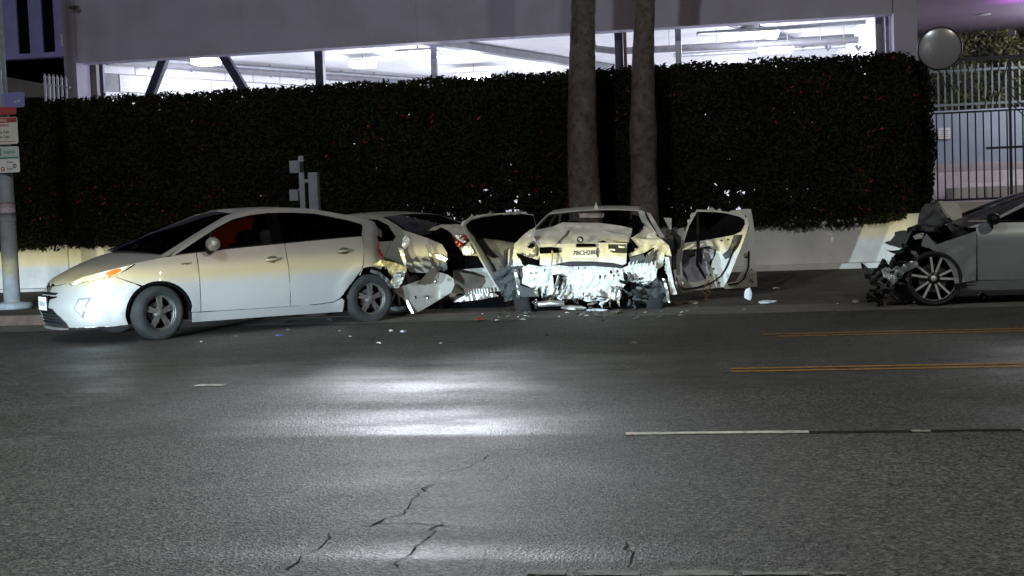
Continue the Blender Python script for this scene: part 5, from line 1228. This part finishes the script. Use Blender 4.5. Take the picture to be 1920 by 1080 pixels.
sheet('front_door', [(880, 408), (905, 402), (985, 397), (1000, 410), (1000, 500), (950, 520), (930, 480), (895, 430)], 19.7, 'white_car', c2, step=10, thick=.06, holes=[[(892, 411), (985, 402), (994, 412), (994, 448), (920, 448), (898, 428)]])
for i, col_ in enumerate(('copper_wire', 'black_trim', 'copper_wire')):
    pts = [inv2@at(1322+i*2+6*math.sin(t*2.3+i), 526+t*9, 18.1-.03*t) for t in [k*.55 for k in range(11)]]
    MB().tube(pts, .005, 5).build('hanging_wire', col_, c2, True)
MB().box(inv2@at(1255, 455, 17.9)+Vector((-.05, -.06, -.09)), inv2@at(1255, 455, 17.9)+Vector((.05, .06, .10))).build('seat_belt_bracket', 'black_plastic', c2)
sheet('pillar_lining', [(1248, 432), (1262, 430), (1276, 444), (1276, 462), (1268, 478), (1268, 505), (1262, 506), (1258, 470)], 18.0, 'black_plastic', c2, step=5, thick=.03, amp=.02)
sheet('rear_shelf_lamp', [(1084, 400), (1133, 400), (1131, 408), (1087, 408)], 18.15, 'bare_metal', c2, step=6, thick=.03)

# ---- pale sedan between the hatchback and the white wreck
g3 = at(752, 590, 17.55); h3 = Vector((-math.cos(rad(28)), math.sin(rad(28)), 0)); l3 = Vector((-h3.y, h3.x, 0)); r3 = Vector((g3.x, 17.55, 0))+h3*1.40-l3*.80
c3 = empty('sedan_car', (r3.x, r3.y, 0), math.atan2(h3.y, h3.x)); tag(c3, 'pale sedan half hidden behind the hatchback, trunk torn open and bumper hanging', 'car', 'crashed cars')
def def3(p):
    q = p.copy(); t = max(0, min(1, (-1.35-p.x)/.8)); k = t*t
    if k > 0: q.x += .18*k; q += Vector((.05, .04, .04))*k*ridge(p, 3.0, 9)
    t = max(0, min(1, (p.x-1.6)/.7)); q.x -= .12*t*t
    return q
K3 = sedan(c3, 'shaded_pale_car', def3, skip=('trunk_lid', 'rear_bumper', 'taillight'))
sheet('trunk_lid', [(801, 432), (826, 421), (852, 420.5), (872, 422), (884, 440), (898, 458), (905, 478), (896, 480), (868, 479), (858, 462), (850, 444), (838, 431), (826, 426), (815, 432)], 17.35, 'shaded_pale_car', c3, amp=.04, freq=5, step=4, thick=.012, seed=71)
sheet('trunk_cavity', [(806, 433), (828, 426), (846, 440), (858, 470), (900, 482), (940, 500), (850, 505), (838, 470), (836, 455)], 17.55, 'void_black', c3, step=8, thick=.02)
tl3 = sheet('taillight', [(851, 441), (877, 441), (872, 452), (863, 465), (855, 461)], 17.28, 'lens_red', c3, amp=.02, freq=9, step=3, thick=.03, seed=72)
sheet('taillight_glass', [(852, 441), (868, 441), (860, 447), (874, 452), (868, 456), (856, 448)], 17.24, 'lens_clear', c3, amp=.02, freq=12, step=3, thick=.008, seed=73)
sheet('lower_lens', [(864, 466), (880, 459), (890, 475), (882, 478), (868, 477)], 17.26, 'lens_clear', c3, amp=.02, freq=9, step=3, thick=.02, seed=74)
sheet('rear_quarter_skin', [(752, 430), (770, 436), (800, 446), (828, 458), (838, 474), (838, 482), (826, 478), (806, 477), (810, 482), (836, 490), (838, 504), (822, 508), (800, 512), (768, 510), (761, 492), (766, 462), (757, 441)], lambda x, y: 16.95+.001*(840-x)+.10*((y-470)/45)**2, 'shaded_pale_car', c3, amp=.008, freq=2.2, step=5, thick=.012, seed=75)
sheet('chrome_strip', [(804, 476), (826, 478), (838, 486), (834, 490), (818, 485), (805, 480)], 16.88, 'chrome', c3, step=4, thick=.01, amp=.01)
sheet('torn_bracket', [(822, 490), (836, 488), (838, 506), (830, 509), (824, 500)], 16.9, 'black_plastic', c3, step=4, thick=.02, amp=.03)
sheet('boot_lip', [(766, 418), (795, 418), (830, 427), (834, 440), (812, 438), (790, 430), (770, 421)], 17.6, 'black_trim', c3, step=5, thick=.01)
# bumper cover hanging off its corner
sheet('bumper_cover', [(736, 544), (760, 535), (790, 525), (803, 510), (812, 499), (822, 510), (838, 515), (850, 523), (852, 534), (846, 548), (830, 558), (810, 570), (790, 582), (775, 589), (768, 578), (758, 562)],
      lambda x, y: 16.35+.0062*min(x-740, 82)-.004*max(0, x-822), 'shaded_pale_car', c3, amp=.012, freq=3.5, step=5, thick=.012, seed=77)  # slanted away from the headlights so it dims as if shaded
sheet('bumper_edge', [(757, 557), (765, 564), (776, 587), (772, 588), (764, 574)], 16.50, 'chrome', c3, step=4, thick=.008)
for (x, y) in ((779, 558), (803, 558), (817, 527)):
    MB().lathe([(.001, -.006), (.02, -.005), (.024, .0)], 14, 'y', c3.matrix_basis.inverted()@at(x, y, 16.40)).build('parking_sensor', 'chrome', c3, True)
sheet('rear_bumper', [(850, 507), (880, 504), (910, 502), (940, 500), (946, 520), (944, 545), (920, 548), (890, 549), (858, 551), (846, 560), (842, 555), (852, 535)], lambda x, y: 17.55+.004*(x-850), 'white_car', c3, amp=.02, freq=4, step=5, thick=.02, seed=78)  # brighter paint stands for the headlit end of this car
inv3 = c3.matrix_basis.inverted()
for i in range(9):
    a = inv3@at(872+i*5.2, 541, 17.5); b = inv3@at(874+i*5.2, 551, 17.5)
    MB().bar(a, b, .014, .02).build('diffuser_fin', 'white_raw', c3)
sheet('bumper_skirt', [(842, 558), (870, 552), (925, 549), (935, 555), (900, 562), (868, 566), (850, 567)], 17.5, 'bare_metal', c3, amp=.04, freq=8, step=4, thick=.01, seed=79)
sheet('underbody_shade', [(775, 590), (830, 562), (870, 566), (935, 556), (960, 585), (900, 592), (800, 597)], 17.7, 'void_black', c3, step=8, thick=.02)  # black sheet for the shade below the bumper

# ---- grey coupe nose, right
g4 = gnd(1750, 573)
c4 = empty('coupe_car', (g4.x+1.42, g4.y+.82, 0), PI); tag(c4, 'grey car with smashed front end and bright spoked wheel at right', 'car', 'crashed cars')
def def4(p):
    q = p.copy(); t = max(0, min(1, (p.x-1.15)/.8)); k = t*t
    if k > 0: q.x -= .18*k; q += Vector((.05, .05, .05))*k*ridge(p, 3.0, 6)
    if p.z > .93: q.x -= .16*min(1, (p.z-.93)/.10); q.z = .93+(p.z-.93)*.93+(q.z-p.z)
    return q
K4 = sedan(c4, 'grey_car', def4, skip=('hood', 'front_bumper', 'headlight', 'front_fender_l', 'wheel_front_l'))
wheel(c4, (1.42, .82, .335), .335, .235, .278, 'bright', side=1, tyre_m='tyre_black')
YW = g4.y-.12
sheet('front_fender', [(1831, 433), (1831, 480), (1830, 525), (1810, 529), (1790, 532), (1788, 518), (1784, 505), (1776, 493), (1766, 481), (1754, 472), (1742, 465), (1728, 460), (1731, 448), (1737.6, 438), (1745, 447), (1754, 460), (1775, 452), (1800, 444), (1820, 437)], YW, 'grey_car', c4, amp=.018, freq=4, step=5, thick=.012, seed=81)
sheet('bumper_corner', [(1721, 490), (1708, 490), (1693, 497), (1676, 516), (1659, 534), (1662, 542), (1670, 541), (1684, 524), (1697, 511), (1722, 500)], YW-.05, 'grey_car', c4, amp=.03, freq=5, step=4, thick=.012, seed=82)
hood4 = sheet('hood', [(1760.7, 377), (1780, 378), (1795, 381), (1802, 390), (1806, 415), (1811, 432), (1806, 434), (1790, 418), (1776, 400), (1766, 386)], lambda x, y: 16.5+.004*(430-y), 'hood_pale', c4, amp=.02, freq=4, step=4, thick=.015, seed=83)
sheet('hood_underside', [(1738, 382), (1760, 378), (1768, 392), (1778, 409), (1774, 424), (1763, 436), (1738, 433), (1712, 430), (1703, 438), (1702, 430), (1712, 424), (1722, 420), (1724, 405), (1730, 390)], lambda x, y: 16.62, 'grey_liner', c4, amp=.07, freq=4.5, step=4, thick=.02, seed=84)
sheet('hood_underside', [(1712, 424), (1735, 420), (1760, 424), (1764, 435), (1740, 434), (1712, 430), (1703, 438), (1703, 428)], lambda x, y: 16.5, 'black_plastic', c4, amp=.06, freq=6, step=4, thick=.02, seed=85)
sheet('hood_edge', [(1776, 412), (1786, 420), (1808, 434), (1800, 442), (1786, 436), (1778, 425)], 16.4, 'grey_liner', c4, amp=.03, freq=7, step=4, thick=.015, seed=86)
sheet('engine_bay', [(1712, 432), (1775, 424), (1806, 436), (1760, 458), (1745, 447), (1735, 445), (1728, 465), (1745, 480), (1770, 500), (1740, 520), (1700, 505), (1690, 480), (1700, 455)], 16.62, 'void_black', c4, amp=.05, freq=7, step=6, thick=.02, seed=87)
sheet('headlight', [(1712, 443), (1722, 438), (1733, 437), (1730, 447), (1716, 449)], 16.1, 'hood_pale', c4, amp=.02, freq=9, step=3, thick=.02, seed=88)
rj = random.Random(90); inv4 = c4.matrix_basis.inverted()
sheet('bumper_shard', [(1661, 469), (1675, 470), (1690, 468), (1697, 472), (1684, 477), (1674, 475)], 16.05, 'black_plastic', c4, thick=.008, step=4, amp=.01)
sheet('bumper_shard', [(1615, 493), (1622, 497), (1636, 508), (1646, 503), (1655, 485), (1661, 488), (1668, 500), (1664, 520), (1650, 536), (1634, 535), (1622, 520)], 16.0, 'black_plastic', c4, thick=.012, step=4, amp=.06, freq=8, seed=91)
sheet('bumper_shard', [(1653, 485), (1660, 486), (1668, 500), (1662, 502)], 15.95, 'black_trim', c4, thick=.02, step=4)
sheet('lamp_remains', [(1654, 506), (1664, 500), (1672, 508), (1682, 500), (1690, 505), (1682, 520), (1672, 526), (1658, 520)], 15.95, 'lens_clear', c4, thick=.01, step=3, amp=.06, freq=12, seed=92)
sheet('side_sill_blade', [(1788, 533), (1836, 534), (1842, 533), (1805, 538), (1790, 540)], YW-.02, 'black_trim', c4, thick=.02, step=6)
for i in range(70):
    t = rj.random(); x = 1640+70*t+rj.uniform(-16, 16); y = 560-110*t*rj.uniform(.2, 1)+rj.uniform(-8, 6); Yj = 16.0+rj.uniform(-.15, .4)
    a = at(x, y, Yj); b = at(x+rj.uniform(-14, 14), y+rj.uniform(-12, 12), Yj+rj.uniform(-.1, .1))
    if min(a.z, b.z) < .02: continue
    MB().tube([inv4@a, inv4@a.lerp(b, .5)+Vector((rj.uniform(-.02, .02), rj.uniform(-.02, .02), rj.uniform(-.02, .02))), inv4@b], [rj.uniform(.006, .03) for _ in range(3)], 5).build('broken_part', rj.choice(['black_plastic', 'black_trim', 'black_plastic', 'grey_liner', 'black_trim', 'bare_metal']), c4)
for i in range(9):
    t = i/8; x = 1652+52*t; y = 556-92*t; sheet('broken_panel', [(x+rj.uniform(-14, -4), y+rj.uniform(-10, -4)), (x+rj.uniform(4, 16), y+rj.uniform(-12, -2)), (x+rj.uniform(2, 14), y+rj.uniform(4, 12)), (x+rj.uniform(-12, -3), y+rj.uniform(3, 10))], 16.1+.3*rj.random(), rj.choice(['black_plastic', 'black_trim', 'void_black']), c4, thick=.01, step=4, amp=.05, freq=9, seed=100+i)

# ------------------------------------------------------------------ loose debris
def chunk(name, x, y, size, m, label, cat, group=None, seed=0, sq=(1, 1, .6), z=0):
    r_ = random.Random(seed); p = gnd(x, y, z); V = []; F = []
    import bmesh
    bm = bmesh.new(); bmesh.ops.create_icosphere(bm, subdivisions=1 if size < .08 else 2, radius=1)
    for v_ in bm.verts:
        k = 1+.5*noise.noise(v_.co*1.6+Vector((seed, 0, 0))); v_.co = Vector((v_.co.x*sq[0], v_.co.y*sq[1], v_.co.z*sq[2]))*size*k
    mn = min(v_.co.z for v_ in bm.verts)
    for v_ in bm.verts: v_.co.z -= mn
    me = bpy.data.meshes.new(name); bm.to_mesh(me); bm.free(); me.materials.append(M[m])
    o = bpy.data.objects.new(name, me); COL.objects.link(o); o.location = (p.x, p.y, z+.001); o.rotation_euler = (0, 0, r_.uniform(0, 6.28)); tag(o, label, cat, group); return o
def shard(x, y, size, m, seed, label, group, z=0):
    r_ = random.Random(seed); p = gnd(x, y, z); n = r_.randint(4, 6); pts = []
    for k in range(n): a = 2*PI*k/n+r_.uniform(-.3, .3); rr_ = size*r_.uniform(.5, 1); pts.append((rr_*math.cos(a)*1.4, rr_*math.sin(a), .008+size*.35*r_.random()))
    c = (0, 0, .012+size*.4)
    o = meshobj('debris_shard', [c]+pts, [(0, k+1, (k+1) % n+1) for k in range(n)], m); solid(o, .006); o.location = (p.x, p.y, z+.002); o.rotation_euler = (0, 0, r_.uniform(0, 6))
    tag(o, label, 'debris', group); return o
chunk('concrete_chunk', 1694, 569, .19, 'rubble', 'pale broken concrete chunk in front of the bright spoked wheel', 'rubble', seed=3, sq=(1.35, .7, 1.0))
chunk('concrete_chunk', 1722, 571, .07, 'rubble', 'small concrete crumb leaning against the larger concrete chunk', 'rubble', seed=5)
chunk('concrete_chunk', 1604, 570, .05, 'rubble', 'small concrete crumb left of the smashed bumper pile', 'rubble', seed=6)
chunk('metal_fragment', 1842, 566, .075, 'chrome', 'shiny crumpled metal piece on the ground behind the spoked wheel', 'debris', seed=7, sq=(1.2, .6, .7))
chunk('plastic_fragment', 1778, 571, .06, 'black_plastic', 'black plastic lump on the ground below the spoked wheel', 'debris', seed=8, sq=(1.5, .7, .6))
chunk('metal_fragment', 1403, 564, .09, 'shard_white', 'upright pale fragment under the open right doors of the white wreck', 'debris', seed=9, sq=(.6, .3, 1.0))
chunk('metal_fragment', 1440, 570, .085, 'shard_white', 'flat bright fragment on the ground right of the open doors', 'debris', seed=10, sq=(1.5, .6, .35))
chunk('bumper_fragment', 1118, 584, .10, 'shard_white', 'pale curved fragment lying under the torn rear of the white wreck', 'debris', seed=11, sq=(1.3, .4, .22))
chunk('bumper_fragment', 1075, 583, .13, 'bare_metal', 'grey metal fragment lying beside the exhaust pipe of the white wreck', 'debris', seed=12, sq=(1.5, .5, .3))
chunk('bumper_fragment', 1160, 586, .15, 'orange_metal', 'brownish strip lying under the right rear of the white wreck', 'debris', seed=13, sq=(1.9, .4, .10))
chunk('panel_fragment', 1285, 570, .17, 'orange_metal', 'brownish panel scrap lying below the open right rear door', 'debris', seed=14, sq=(1.2, .6, .12))
shard(733, 622, .035, 'shard_white', 1, 'bright shard on the asphalt left of its partner below the rear tyre', None); shard(756, 624, .05, 'shard_white', 2, 'flat bright shard right of another one below the torn bumper', None)
shard(523, 632, .05, 'shard_blue', 3, 'bluish shard on the asphalt below the hatchback doors', None); shard(378, 643, .03, 'shard_white', 4, 'tiny bright shard right of the front tyre of the hatchback', None)
shard(1455, 542, .06, 'shard_white', 5, 'bright shard farther back, right of the open doors', None); shard(900, 602, .10, 'shard_red', 6, 'thin red lens strip on the road left of the white wreck', None)
shard(1185, 820, .012, 'shard_red', 7, 'tiny red fragment beside the end of the white lane dash', None)
rj = random.Random(4)
for i in range(70):
    zone = rj.random()
    if zone < .62: x, y = rj.uniform(860, 1290), rj.gauss(592, 5)
    elif zone < .85: x, y = rj.uniform(1290, 1640), rj.gauss(576, 6)
    else: x, y = rj.uniform(380, 1200), rj.uniform(600, 650)
    mm = rj.choice(['shard_white', 'shard_grey', 'shard_grey', 'black_plastic', 'rubble', 'bare_metal'])
    where = 'scattered behind the rear of the white wreck' if zone < .62 else 'on the ground between the open doors and the grey car' if zone < .85 else 'lying out on the open asphalt in front of the wrecks'
    look = {'shard_white': 'small white shard', 'shard_grey': 'small dark grey shard', 'black_plastic': 'small black plastic scrap', 'rubble': 'small stony crumb', 'bare_metal': 'small bare metal scrap'}[mm]
    shard(x, max(y, 565), rj.uniform(.012, .05), mm, 200+i, look+' '+where, 'small crash debris '+where)
